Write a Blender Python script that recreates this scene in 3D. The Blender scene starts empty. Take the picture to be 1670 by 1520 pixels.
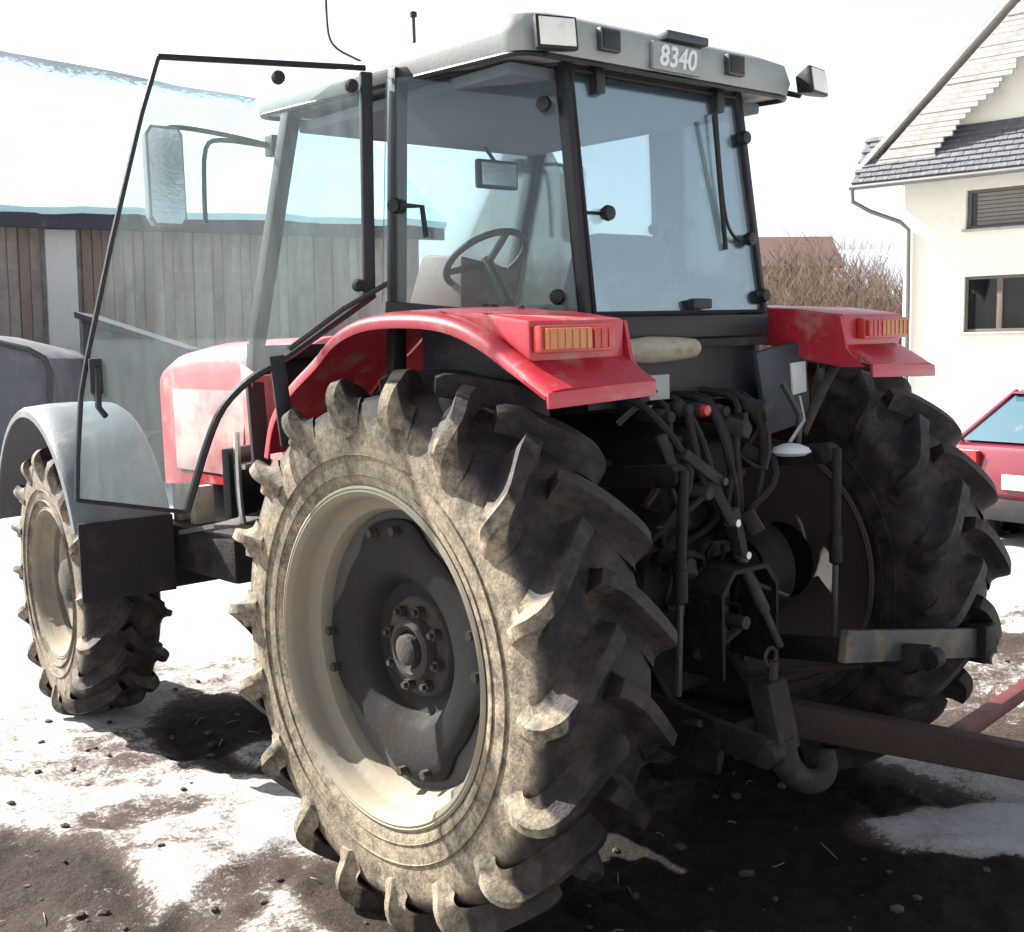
import bpy, bmesh, math, random
from mathutils import Vector, Matrix, noise
R = math.radians
random.seed(7)
scene = bpy.context.scene
COL = scene.collection

# ------------------------------------------------------------------ camera
cam_d = bpy.data.cameras.new("camera")
cam = bpy.data.objects.new("camera", cam_d)
COL.objects.link(cam)
CAM_YAW, CAM_PITCH, CAM_ROLL = 0.723, -0.0948, -0.0099
fw = Vector((math.sin(CAM_YAW)*math.cos(CAM_PITCH), math.cos(CAM_YAW)*math.cos(CAM_PITCH), math.sin(CAM_PITCH)))
r0 = Vector((math.cos(CAM_YAW), -math.sin(CAM_YAW), 0))
u0 = r0.cross(fw)
rr = r0*math.cos(CAM_ROLL) + u0*math.sin(CAM_ROLL)
uu = -r0*math.sin(CAM_ROLL) + u0*math.cos(CAM_ROLL)
m = Matrix.Identity(4)
for i in range(3):
    m[i][0] = rr[i]; m[i][1] = uu[i]; m[i][2] = -fw[i]
m.translation = Vector((-3.160, -2.899, 1.699))
cam.matrix_world = m
cam_d.sensor_fit = 'HORIZONTAL'
cam_d.sensor_width = 36.0
cam_d.lens = 1950.6/1670*36.0
cam_d.clip_start = 0.05
cam_d.clip_end = 2000
scene.camera = cam

# ------------------------------------------------------------------ sky, sun, exposure
SUN_EL, SUN_AZ = 38.0, 22.0          # azimuth measured from +Y towards -X
world = bpy.data.worlds.new("World")
scene.world = world
world.use_nodes = True
wn = world.node_tree
wn.nodes.clear()
sky = wn.nodes.new('ShaderNodeTexSky')
sky.sky_type = 'NISHITA'
sky.sun_disc = False
sky.sun_elevation = R(SUN_EL)
sky.sun_rotation = R(-SUN_AZ)
sky.altitude = 300
sky.air_density = 1.0
sky.dust_density = 2.5
sky.ozone_density = 1.0
bg = wn.nodes.new('ShaderNodeBackground')
bg.inputs['Strength'].default_value = 0.074
wo = wn.nodes.new('ShaderNodeOutputWorld')
hs = wn.nodes.new('ShaderNodeHueSaturation')      # milky, hazy winter sky
hs.inputs['Saturation'].default_value = 0.38
wn.links.new(sky.outputs[0], hs.inputs['Color'])
wn.links.new(hs.outputs[0], bg.inputs[0])
wn.links.new(bg.outputs[0], wo.inputs[0])
sun_d = bpy.data.lights.new("sun", 'SUN')
sun_d.energy = 5.0
sun_d.angle = R(0.5)
sun_d.color = (1.0, 0.965, 0.90)
sun = bpy.data.objects.new("sun", sun_d)
COL.objects.link(sun)
sdir = Vector((-math.sin(R(SUN_AZ))*math.cos(R(SUN_EL)), math.cos(R(SUN_AZ))*math.cos(R(SUN_EL)), math.sin(R(SUN_EL))))
sun.rotation_euler = sdir.to_track_quat('Z', 'Y').to_euler()
sun.location = (-8, 18, 16)
scene.view_settings.view_transform = 'Standard'
scene.view_settings.look = 'None'
scene.view_settings.exposure = 1.95
scene.view_settings.gamma = 1.0
scene.view_settings.use_curve_mapping = False
scene.cycles.max_bounces = 8
scene.cycles.transparent_max_bounces = 24

# ------------------------------------------------------------------ material helpers
MATS = {}
def new_mat(name):
    mt = bpy.data.materials.new(name)
    mt.use_nodes = True
    nt = mt.node_tree
    nt.nodes.clear()
    out = nt.nodes.new('ShaderNodeOutputMaterial')
    MATS[name] = mt
    return mt, nt, out

def N(nt, kind, **kw):
    n = nt.nodes.new(kind)
    for k, v in kw.items():
        if k in n.inputs:
            n.inputs[k].default_value = v
        else:
            setattr(n, k, v)
    return n

def ramp(nt, fac, stops):
    n = nt.nodes.new('ShaderNodeValToRGB')
    cr = n.color_ramp
    while len(cr.elements) < len(stops):
        cr.elements.new(0.5)
    for e, (p, c) in zip(cr.elements, stops):
        e.position = p
        e.color = (c, c, c, 1) if isinstance(c, (int, float)) else (*c, 1)
    nt.links.new(fac, n.inputs[0])
    return n.outputs[0]

def mixc(nt, fac, a, b):
    n = nt.nodes.new('ShaderNodeMix')
    n.data_type = 'RGBA'
    for sock, v in ((n.inputs[0], fac), (n.inputs[6], a), (n.inputs[7], b)):
        if isinstance(v, bpy.types.NodeSocket):
            nt.links.new(v, sock)
        elif isinstance(v, (int, float)):
            sock.default_value = v
        else:
            sock.default_value = (*v, 1)
    return n.outputs[2]

def mth(nt, op, a, b=0.0, clamp=False):
    n = nt.nodes.new('ShaderNodeMath')
    n.operation = op
    n.use_clamp = clamp
    for i, v in enumerate((a, b)):
        if isinstance(v, bpy.types.NodeSocket):
            nt.links.new(v, n.inputs[i])
        else:
            n.inputs[i].default_value = v
    return n.outputs[0]

def noise_n(nt, scale, detail=6, rough=0.6, vec=None, dist=0.0):
    n = nt.nodes.new('ShaderNodeTexNoise')
    n.inputs['Scale'].default_value = scale
    n.inputs['Detail'].default_value = detail
    n.inputs['Roughness'].default_value = rough
    n.inputs['Distortion'].default_value = dist
    if vec is not None:
        nt.links.new(vec, n.inputs['Vector'])
    return n.outputs[0]

def coords(nt, which='Object'):
    return nt.nodes.new('ShaderNodeTexCoord').outputs[which]

def dirty(name, base, dirt=(0.20, 0.155, 0.105), amount=0.45, scale=6.0, rough=0.5, metal=0.0, var=0.25, bump=0.15, coat=0.0, fine=60.0, spec=0.5):
    """painted / metal surface with patchy dirt, small colour drift and fine relief"""
    mt, nt, out = new_mat(name)
    co = coords(nt)
    p = N(nt, 'ShaderNodeBsdfPrincipled')
    n1 = noise_n(nt, scale, 8, 0.65, co)
    n2 = noise_n(nt, scale*0.35, 3, 0.5, co)
    n3 = noise_n(nt, fine, 5, 0.7, co)
    dk = tuple(c*(1-var) for c in base)
    col = mixc(nt, n2, dk, base)
    f = mth(nt, 'MULTIPLY', ramp(nt, n1, [(max(0.0, 0.72-amount*0.6), 0.0), (min(1.0, 0.86-amount*0.35), 1.0)]), 0.9)
    f2 = mth(nt, 'MULTIPLY', ramp(nt, n3, [(0.5, 0.0), (0.72, 0.45)]), amount)
    f = mth(nt, 'MAXIMUM', f, f2, True)
    col = mixc(nt, f, col, dirt)
    nt.links.new(col, p.inputs['Base Color'])
    ro = mth(nt, 'ADD', mth(nt, 'MULTIPLY', f, 0.4), rough, True)
    nt.links.new(ro, p.inputs['Roughness'])
    p.inputs['Metallic'].default_value = metal
    p.inputs['Specular IOR Level'].default_value = spec
    if 'Coat Weight' in p.inputs:
        p.inputs['Coat Weight'].default_value = coat
    b = N(nt, 'ShaderNodeBump')
    b.inputs['Strength'].default_value = bump
    b.inputs['Distance'].default_value = 0.01
    nt.links.new(n3, b.inputs['Height'])
    nt.links.new(b.outputs[0], p.inputs['Normal'])
    nt.links.new(p.outputs[0], out.inputs[0])
    return mt

def plain(name, col, rough=0.6, metal=0.0, emit=None):
    return dirty(name, col, amount=0.12, rough=rough, metal=metal, var=0.2)

def glass(name, tint, dust, dustcol=(0.55, 0.55, 0.5), dust_scale=9.0, dust_lo=0.05, gl=0.6):
    """clear pane: see-through + fresnel mirror + a film of dust (diffuse / translucent)"""
    mt, nt, out = new_mat(name)
    co = coords(nt)
    tr = N(nt, 'ShaderNodeBsdfTransparent'); tr.inputs[0].default_value = (*tint, 1)
    gls = N(nt, 'ShaderNodeBsdfGlossy'); gls.inputs['Roughness'].default_value = 0.02
    fr = N(nt, 'ShaderNodeFresnel'); fr.inputs['IOR'].default_value = 1.5
    m1 = N(nt, 'ShaderNodeMixShader')
    nt.links.new(mth(nt, 'MULTIPLY', fr.outputs[0], gl, True), m1.inputs[0])
    nt.links.new(tr.outputs[0], m1.inputs[1]); nt.links.new(gls.outputs[0], m1.inputs[2])
    df = N(nt, 'ShaderNodeBsdfDiffuse'); df.inputs[0].default_value = (*dustcol, 1)
    tl = N(nt, 'ShaderNodeBsdfTranslucent'); tl.inputs[0].default_value = (*dustcol, 1)
    ds = N(nt, 'ShaderNodeMixShader'); ds.inputs[0].default_value = 0.5
    nt.links.new(df.outputs[0], ds.inputs[1]); nt.links.new(tl.outputs[0], ds.inputs[2])
    mp = N(nt, 'ShaderNodeMapping'); mp.inputs['Scale'].default_value = (1.0, 1.0, 0.16)
    nt.links.new(co, mp.inputs['Vector'])
    n1 = noise_n(nt, dust_scale, 8, 0.7, mp.outputs[0])
    n2 = noise_n(nt, 90, 3, 0.6, co)
    f = ramp(nt, n1, [(0.35, dust_lo), (0.75, dust)])
    f = mth(nt, 'ADD', f, ramp(nt, n2, [(0.62, 0.0), (0.75, dust*0.6)]), True)
    m2 = N(nt, 'ShaderNodeMixShader')
    nt.links.new(f, m2.inputs[0]); nt.links.new(m1.outputs[0], m2.inputs[1]); nt.links.new(ds.outputs[0], m2.inputs[2])
    nt.links.new(m2.outputs[0], out.inputs[0])
    return mt

M = {}
M['red'] = dirty('red_paint', (0.40, 0.016, 0.032), dirt=(0.34, 0.20, 0.17), amount=0.34, scale=7, rough=0.40, coat=0.15, var=0.2, bump=0.05)
M['red_faded'] = dirty('red_paint_dusty', (0.38, 0.05, 0.06), dirt=(0.46, 0.36, 0.32), amount=0.6, scale=4, rough=0.5)
M['black'] = dirty('black_frame_paint', (0.010, 0.011, 0.014), amount=0.08, rough=0.45, scale=8, spec=0.3)
M['oily'] = dirty('oily_black_iron', (0.008, 0.007, 0.008), dirt=(0.030, 0.023, 0.021), amount=0.45, rough=0.55, scale=9, bump=0.5, spec=0.25)
M['iron'] = dirty('worn_iron', (0.055, 0.05, 0.048), dirt=(0.04, 0.03, 0.025), amount=0.5, rough=0.5, metal=0.35, scale=10, bump=0.4)
M['rust'] = dirty('rusty_steel', (0.045, 0.024, 0.017), dirt=(0.045, 0.03, 0.025), amount=0.5, rough=0.8, scale=10, bump=0.5)
M['redsteel'] = dirty('red_steel', (0.10, 0.008, 0.008), dirt=(0.07, 0.035, 0.03), amount=0.4, rough=0.6)
M['steel'] = dirty('bright_steel', (0.5, 0.5, 0.48), amount=0.25, rough=0.3, metal=0.8)
M['rim'] = dirty('silver_rim_paint', (0.19, 0.175, 0.145), dirt=(0.22, 0.18, 0.125), amount=0.7, rough=0.55, scale=5, bump=0.15)
M['rimmud'] = dirty('mud_coated_rim', (0.17, 0.15, 0.12), dirt=(0.24, 0.195, 0.14), amount=0.5, rough=0.85, scale=6)
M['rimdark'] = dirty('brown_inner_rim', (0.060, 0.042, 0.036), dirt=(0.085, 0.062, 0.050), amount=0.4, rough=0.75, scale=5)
M['discgrey'] = dirty('grey_wheel_ring', (0.060, 0.060, 0.060), dirt=(0.085, 0.07, 0.055), amount=0.45, rough=0.7, scale=6, spec=0.3)
M['disc'] = dirty('wheel_disc_paint', (0.009, 0.009, 0.010), dirt=(0.026, 0.020, 0.016), amount=0.45, rough=0.7, scale=6, bump=0.3, spec=0.25)
M['hub'] = dirty('hub_cast', (0.018, 0.015, 0.014), dirt=(0.060, 0.046, 0.036), amount=0.5, rough=0.8, scale=14, bump=0.5)
M['roof'] = dirty('cab_roof_paint', (0.27, 0.29, 0.275), dirt=(0.2, 0.2, 0.18), amount=0.3, rough=0.5)
M['greyfender'] = dirty('grey_fender_plastic', (0.10, 0.115, 0.13), dirt=(0.18, 0.175, 0.165), amount=0.3, rough=0.45)
M['rubber'] = dirty('black_rubber', (0.022, 0.020, 0.022), dirt=(0.07, 0.055, 0.05), amount=0.3, rough=0.75, spec=0.2)
M['flap'] = dirty('mud_flap_rubber', (0.020, 0.017, 0.021), dirt=(0.05, 0.042, 0.045), amount=0.3, rough=0.8, spec=0.2)
M['panel'] = dirty('blue_grey_panel', (0.028, 0.036, 0.048), amount=0.25, rough=0.55)
M['greybar'] = dirty('grey_green_bar', (0.030, 0.034, 0.034), amount=0.45, rough=0.6)
M['plate'] = dirty('pale_green_plate', (0.22, 0.27, 0.25), amount=0.2, rough=0.5)
M['white'] = dirty('white_sticker', (0.62, 0.64, 0.66), amount=0.15, rough=0.5)
M['signdark'] = dirty('grey_sign', (0.24, 0.26, 0.26), amount=0.15, rough=0.5)
M['beige'] = dirty('beige_rough', (0.36, 0.32, 0.24), dirt=(0.2, 0.16, 0.11), amount=0.4, rough=0.9, scale=20, bump=0.6)
M['brown'] = dirty('brown_console', (0.085, 0.022, 0.018), amount=0.25, rough=0.6)
M['seat'] = dirty('grey_seat_cloth', (0.055, 0.06, 0.07), amount=0.3, rough=0.9)
M['lining'] = dirty('cab_headliner', (0.10, 0.125, 0.15), amount=0.2, rough=0.9)
M['amber'] = dirty('amber_lens', (0.50, 0.17, 0.05), amount=0.15, rough=0.25)
M['redlens'] = dirty('red_lens', (0.45, 0.03, 0.03), amount=0.15, rough=0.25)
M['lens'] = dirty('lamp_lens', (0.72, 0.70, 0.64), amount=0.2, rough=0.2)
M['mirror'] = plain('mirror_glass', (0.6, 0.62, 0.63), rough=0.12, metal=0.9)
M['door_glass'] = glass('dusty_door_glass', (0.92, 0.985, 0.99), 0.10, (0.56, 0.60, 0.60), 12, 0.022)
M['cab_glass'] = glass('tinted_cab_glass', (0.91, 0.98, 0.99), 0.045, (0.50, 0.54, 0.56), 5, 0.006, 0.9)
M['rear_glass'] = glass('blue_cab_glass', (0.88, 0.97, 1.0), 0.035, (0.42, 0.50, 0.56), 4, 0.004, 0.6)

def tyre_mat(name, mud, mudcol, x_lo, x_hi, side=0.85, sgn=-1.0, r_lo=0.70, r_hi=0.76):
    mt, nt, out = new_mat(name)
    co = coords(nt)
    sx = N(nt, 'ShaderNodeSeparateXYZ'); nt.links.new(co, sx.inputs[0])
    ax = mth(nt, 'MULTIPLY', sx.outputs[0], sgn)
    rad = mth(nt, 'SQRT', mth(nt, 'ADD', mth(nt, 'MULTIPLY', sx.outputs[1], sx.outputs[1]), mth(nt, 'MULTIPLY', sx.outputs[2], sx.outputs[2])))
    def zone(v, a, b):
        q = N(nt, 'ShaderNodeMapRange'); q.interpolation_type = 'SMOOTHSTEP'
        nt.links.new(v, q.inputs[0]); q.inputs[1].default_value = a; q.inputs[2].default_value = b
        return q.outputs[0]
    wallz = mth(nt, 'MULTIPLY', zone(ax, 0.10, 0.13), zone(rad, r_hi, r_lo))
    class _M: pass
    mr = _M(); mr.outputs = [mth(nt, 'MAXIMUM', wallz, zone(ax, x_lo, x_hi))]
    n1 = noise_n(nt, 7, 8, 0.65, co); n2 = noise_n(nt, 26, 8, 0.75, co); n3 = noise_n(nt, 120, 4, 0.7, co); n4 = noise_n(nt, 2.2, 4, 0.6, co)
    cov = ramp(nt, mth(nt, 'ADD', mth(nt, 'MULTIPLY', n1, 0.45), mth(nt, 'MULTIPLY', n2, 0.55)), [(0.40, 0.18), (0.58, 1.0)])
    sidef = mth(nt, 'MULTIPLY', mth(nt, 'MULTIPLY', mr.outputs[0], cov), side)
    n5 = noise_n(nt, 75, 4, 0.75, co)
    sidef = mth(nt, 'MULTIPLY', sidef, ramp(nt, n5, [(0.36, 0.55), (0.50, 1.0)]))
    treadf = ramp(nt, n4, [(0.44, 0.0), (0.72, mud)])
    treadf = mth(nt, 'MULTIPLY', treadf, cov)
    f = mth(nt, 'MAXIMUM', sidef, treadf, True)
    n6 = noise_n(nt, 11, 7, 0.7, co)
    rub = mixc(nt, n1, (0.007, 0.006, 0.008), (0.022, 0.018, 0.020))
    mc = mixc(nt, n2, tuple(c*0.62 for c in mudcol), mudcol)
    mc = mixc(nt, ramp(nt, n3, [(0.45, 0.0), (0.75, 0.5)]), mc, tuple(min(1, c*1.35) for c in mudcol))
    rub = mixc(nt, ramp(nt, n6, [(0.46, 0.0), (0.62, 0.8)]), rub, mixc(nt, n2, (0.030, 0.021, 0.018), (0.075, 0.055, 0.045)))
    col = mixc(nt, f, rub, mc)
    p = N(nt, 'ShaderNodeBsdfPrincipled')
    nt.links.new(col, p.inputs['Base Color'])
    nt.links.new(mth(nt, 'ADD', mth(nt, 'MULTIPLY', f, 0.35), 0.55, True), p.inputs['Roughness'])
    p.inputs['Specular IOR Level'].default_value = 0.22
    b = N(nt, 'ShaderNodeBump'); b.inputs['Strength'].default_value = 0.55; b.inputs['Distance'].default_value = 0.012
    nt.links.new(mth(nt, 'ADD', mth(nt, 'MULTIPLY', n3, 0.4), n2), b.inputs['Height'])
    nt.links.new(b.outputs[0], p.inputs['Normal'])
    nt.links.new(p.outputs[0], out.inputs[0])
    return mt
M['tyre_rear'] = tyre_mat('muddy_rear_tyre', 0.12, (0.37, 0.305, 0.215), 0.198, 0.210)
M['tyre_far'] = tyre_mat('shaded_far_tyre', 0.10, (0.16, 0.13, 0.10), 0.185, 0.215, 0.3, 1.0)  # darker copy with the right wheel's shade put into its mud colour
M['tyre_front'] = tyre_mat('muddy_front_tyre', 0.10, (0.32, 0.265, 0.20), 0.168, 0.178, 0.8, -1.0, 0.53, 0.57)

# ------------------------------------------------------------------ mesh helpers
class MB:
    def __init__(self):
        self.v = []; self.f = []
    def add(self, vs, fs):
        o = len(self.v)
        self.v += [tuple(p) for p in vs]
        self.f += [tuple(i+o for i in q) for q in fs]
        return self
    def hexa(self, p):      # 8 points: bottom ring 0-3, top ring 4-7
        return self.add(p, [(0, 3, 2, 1), (4, 5, 6, 7), (0, 1, 5, 4), (1, 2, 6, 5), (2, 3, 7, 6), (3, 0, 4, 7)])
    def box(self, x0, x1, y0, y1, z0, z1):
        return self.hexa([(x0, y0, z0), (x1, y0, z0), (x1, y1, z0), (x0, y1, z0), (x0, y0, z1), (x1, y0, z1), (x1, y1, z1), (x0, y1, z1)])
    def bar(self, a, b, w, h, up=(0, 0, 1), w2=None, h2=None):
        a = Vector(a); b = Vector(b); d = (b-a).normalized(); up = Vector(up)
        if abs(d.dot(up)) > 0.98:
            up = Vector((0, 1, 0))
        s = d.cross(up).normalized(); t = s.cross(d)
        w2 = w if w2 is None else w2; h2 = h if h2 is None else h2
        P = []
        for c, ww, hh in ((a, w, h), (b, w2, h2)):
            P += [c - s*ww/2 - t*hh/2, c + s*ww/2 - t*hh/2, c + s*ww/2 + t*hh/2, c - s*ww/2 + t*hh/2]
        return self.hexa(P)
    def tube(self, pts, r, n=8, closed=False, smooth=0, r2=None):
        pts = [Vector(p) for p in pts]
        if smooth:
            pts = catmull(pts, smooth, closed)
        L = len(pts); o = len(self.v)
        prev = None
        for i, p in enumerate(pts):
            if closed:
                d = pts[(i+1) % L] - pts[i-1]
            else:
                d = pts[min(i+1, L-1)] - pts[max(i-1, 0)]
            d.normalize()
            if prev is None:
                up = Vector((0, 0, 1)) if abs(d.z) < 0.9 else Vector((0, 1, 0))
                s = d.cross(up).normalized()
            else:
                s = (prev - d*prev.dot(d)).normalized()
            prev = s
            t = s.cross(d)
            rad = r if r2 is None else r + (r2-r)*i/(L-1)
            for k in range(n):
                a = 2*math.pi*k/n
                self.v.append(tuple(p + (s*math.cos(a) + t*math.sin(a))*rad))
        for i in range(L if closed else L-1):
            for k in range(n):
                a = o+i*n+k; b = o+i*n+(k+1) % n
                c = o+((i+1) % L)*n+(k+1) % n; d = o+((i+1) % L)*n+k
                self.f.append((a, b, c, d))
        if not closed:
            self.f.append(tuple(o+k for k in reversed(range(n))))
            self.f.append(tuple(o+(L-1)*n+k for k in range(n)))
        return self
    def lathe(self, prof, n=48, axis='X', c=(0, 0, 0), close=False, mod=None):
        """prof: (along, radius) pairs"""
        o = len(self.v); L = len(prof)
        for j in range(n):
            a = 2*math.pi*j/n
            for i, (t, r) in enumerate(prof):
                if mod:
                    t, r = mod(t, r, a, i)
                ca, sa = math.cos(a)*r, math.sin(a)*r
                if axis == 'X': p = (c[0]+t, c[1]+ca, c[2]+sa)
                elif axis == 'Y': p = (c[0]+sa, c[1]+t, c[2]+ca)
                else: p = (c[0]+ca, c[1]+sa, c[2]+t)
                self.v.append(p)
        for j in range(n):
            k = (j+1) % n
            for i in range(L if close else L-1):
                i2 = (i+1) % L
                self.f.append((o+j*L+i, o+k*L+i, o+k*L+i2, o+j*L+i2))
        return self
    def prism(self, poly, axis, a, b):
        """poly: 2D points in the plane normal to axis (Y,Z for X; X,Z for Y; X,Y for Z)"""
        n = len(poly); P = []
        for t in (a, b):
            for (p, q) in poly:
                P.append({'X': (t, p, q), 'Y': (p, t, q), 'Z': (p, q, t)}[axis])
        fs = [tuple(range(n)), tuple(range(2*n-1, n-1, -1))]
        fs += [(i, i+n, (i+1) % n+n, (i+1) % n) for i in range(n)]
        return self.add(P, fs)
    def loft(self, rings, cap=True):
        n = len(rings[0]); o = len(self.v)
        for rg in rings:
            self.v += [tuple(p) for p in rg]
        for i in range(len(rings)-1):
            for k in range(n):
                a = o+i*n+k; b = o+i*n+(k+1) % n
                self.f.append((a, b, b+n, a+n))
        if cap:
            self.f.append(tuple(o+k for k in reversed(range(n))))
            self.f.append(tuple(o+(len(rings)-1)*n+k for k in range(n)))
        return self
    def sheet(self, rows):
        o = len(self.v); n = len(rows[0])
        for rw in rows:
            self.v += [tuple(p) for p in rw]
        for i in range(len(rows)-1):
            for k in range(n-1):
                a = o+i*n+k
                self.f.append((a, a+1, a+n+1, a+n))
        return self
    def mesh(self, name, bevel=0.0, segs=2, sharp=38, thick=0.0, jitter=0.0):
        me = bpy.data.meshes.new(name)
        me.from_pydata(self.v, [], self.f)
        bm = bmesh.new(); bm.from_mesh(me)
        bmesh.ops.remove_doubles(bm, verts=bm.verts, dist=1e-6)
        bmesh.ops.recalc_face_normals(bm, faces=bm.faces)
        if thick:
            geom = bmesh.ops.solidify(bm, geom=bm.faces[:], thickness=thick)
            bmesh.ops.recalc_face_normals(bm, faces=bm.faces)
        if bevel:
            es = [e for e in bm.edges if len(e.link_faces) == 2 and e.calc_face_angle(0) > R(32)]
            bmesh.ops.bevel(bm, geom=es, offset=bevel, segments=segs, affect='EDGES', profile=0.6, clamp_overlap=True)
        for fc in bm.faces:
            fc.smooth = True
        for e in bm.edges:
            if len(e.link_faces) != 2 or e.calc_face_angle(0) > R(sharp):
                e.smooth = False
        bm.to_mesh(me); bm.free()
        return me
    def build(self, name, mat, parent=None, loc=None, rot=None, **kw):
        me = self.mesh(name, **kw)
        me.materials.append(mat)
        return link(name, me, parent, loc, rot)

def link(name, data, parent=None, loc=None, rot=None):
    o = bpy.data.objects.new(name, data)
    COL.objects.link(o)
    if parent is not None:
        o.parent = parent
    if loc is not None: o.location = loc
    if rot is not None: o.rotation_euler = rot
    return o

def catmull(pts, k, closed=False):
    out = []; L = len(pts)
    rng = range(L if closed else L-1)
    for i in rng:
        if closed:
            p0, p1, p2, p3 = pts[i-1], pts[i], pts[(i+1) % L], pts[(i+2) % L]
        else:
            p0, p1, p2, p3 = pts[max(i-1, 0)], pts[i], pts[i+1], pts[min(i+2, L-1)]
        for j in range(k):
            t = j/k
            out.append(0.5*((2*p1) + (p2-p0)*t + (2*p0-5*p1+4*p2-p3)*t*t + (3*p1-p0-3*p2+p3)*t**3))
    if not closed:
        out.append(pts[-1])
    return out

def empty(name, loc=(0, 0, 0), rot=(0, 0, 0), parent=None):
    o = bpy.data.objects.new(name, None)
    COL.objects.link(o)
    o.empty_display_size = 0.2
    o.location = loc; o.rotation_euler = rot
    if parent is not None: o.parent = parent
    return o

def tag(o, label, cat=None, group=None, kind=None):
    o['label'] = label
    if cat: o['category'] = cat
    if group: o['group'] = group
    if kind: o['kind'] = kind
    return o

def copy_tree(o, parent=None):
    c = o.copy(); COL.objects.link(c)
    c.parent = parent
    for ch in list(o.children):
        copy_tree(ch, c)
    return c

def fbm(x, y, z=0.0, oct=4):
    return noise.fractal(Vector((x, y, z)), 1.0, 2.0, oct)
def sstep(a, b, x):
    t = min(1, max(0, (x-a)/(b-a))); return t*t*(3-2*t)

# ================================================================== THE SETTING
def ground_mat():
    mt, nt, out = new_mat('snow_and_mud_ground')
    geo = N(nt, 'ShaderNodeNewGeometry')
    co = geo.outputs['Position']
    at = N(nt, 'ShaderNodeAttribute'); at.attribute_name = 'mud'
    n1 = noise_n(nt, 1.6, 8, 0.62, co, 0.4); n2 = noise_n(nt, 9, 8, 0.7, co); n3 = noise_n(nt, 55, 6, 0.75, co); n4 = noise_n(nt, 220, 3, 0.6, co)
    s = mth(nt, 'ADD', mth(nt, 'MULTIPLY', n1, 0.34), mth(nt, 'MULTIPLY', n2, 0.32))
    s = mth(nt, 'ADD', s, mth(nt, 'MULTIPLY', n3, 0.34))
    s = mth(nt, 'SUBTRACT', s, 0.5)
    s = mth(nt, 'ADD', mth(nt, 'MULTIPLY', s, 2.7), at.outputs['Fac'])
    f = ramp(nt, s, [(0.42, 0.0), (0.58, 1.0)])
    mud = mixc(nt, n2, (0.040, 0.027, 0.022), (0.130, 0.094, 0.078))
    mud = mixc(nt, ramp(nt, n3, [(0.42, 0.0), (0.7, 1.0)]), mud, (0.20, 0.155, 0.130))
    snow = mixc(nt, n3, (0.66, 0.67, 0.68), (0.82, 0.83, 0.84))
    snow = mixc(nt, ramp(nt, n4, [(0.54, 0.0), (0.72, 0.5)]), snow, (0.34, 0.28, 0.24))
    snow = mixc(nt, mth(nt, 'MULTIPLY', ramp(nt, s, [(0.15, 0.0), (0.45, 1.0)]), 0.6), snow, (0.36, 0.30, 0.26))
    shade_mix = N(nt, 'ShaderNodeMapRange'); nt.links.new(at.outputs['Fac'], shade_mix.inputs[0]); shade_mix.inputs[1].default_value = 0.55; shade_mix.inputs[2].default_value = 0.85
    mud = mixc(nt, mth(nt, 'MULTIPLY', shade_mix.outputs[0], 0.88), mud, mixc(nt, n3, (0.006, 0.005, 0.0045), (0.026, 0.019, 0.016)))  # near-black tint paints shade into the ground colour at high attribute values
    col = mixc(nt, f, snow, mud)
    p = N(nt, 'ShaderNodeBsdfPrincipled')
    nt.links.new(col, p.inputs['Base Color'])
    p.inputs['Roughness'].default_value = 0.75
    p.inputs['Specular IOR Level'].default_value = 0.12
    h = mth(nt, 'ADD', mth(nt, 'MULTIPLY', n3, 0.9), n2)
    h = mth(nt, 'ADD', h, mth(nt, 'MULTIPLY', n4, 0.25))
    h = mth(nt, 'SUBTRACT', h, mth(nt, 'MULTIPLY', f, 0.35))
    b = N(nt, 'ShaderNodeBump'); b.inputs['Strength'].default_value = 0.9; b.inputs['Distance'].default_value = 0.06
    nt.links.new(h, b.inputs['Height']); nt.links.new(b.outputs[0], p.inputs['Normal'])
    nt.links.new(p.outputs[0], out.inputs[0])
    return mt
M['ground'] = ground_mat()

def blob(x, y, cx, cy, rx, ry, a=0.0):
    dx, dy = x-cx, y-cy
    c, s = math.cos(a), math.sin(a)
    u = (dx*c+dy*s)/rx; v = (-dx*s+dy*c)/ry
    return max(0.0, 1-(u*u+v*v))
def mud_shade_at(x, y):  # mud cover, also raised where shade is painted on the ground
    m_ = 0.36 + 0.20*fbm(x*0.7, y*0.7, 8.0)*(1-sstep(6, 14, math.hypot(x, y))) - 0.16*sstep(3.2, 6, math.hypot(x, y))
    m_ += 0.75*min(1, 2*blob(x, y, 0.0, -0.6, 1.15, 1.9))  # mud plus painted shade under the tractor
    m_ += 0.60*min(1, 2*blob(x, y, -0.75, -1.9, 1.6, 1.2))  # mud plus the tractor's shade, painted behind it
    m_ += 0.42*min(1, 2*blob(x, y, -1.92, 0.85, 0.42, 0.95))  # near-left mud, darkened to carry a painted shadow
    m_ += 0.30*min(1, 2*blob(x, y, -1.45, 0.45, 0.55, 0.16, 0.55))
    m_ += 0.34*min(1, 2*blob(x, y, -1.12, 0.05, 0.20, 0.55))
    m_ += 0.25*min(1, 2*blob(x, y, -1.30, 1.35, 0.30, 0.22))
    m_ += 0.45*min(1, 2*blob(x, y, -0.55, 1.9, 0.40, 0.75))  # front wheel's cast shade, painted in as dark ground
    m_ += 0.22*min(1, 2*blob(x, y, 2.6, -0.1, 1.3, 1.2))
    m_ -= 0.85*min(1, 1.6*blob(x, y, 0.72, -0.95, 0.55, 0.30, -0.75))
    m_ -= 0.45*min(1, 2*blob(x, y, -0.62, 1.62, 0.16, 0.2))
    return m_
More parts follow.
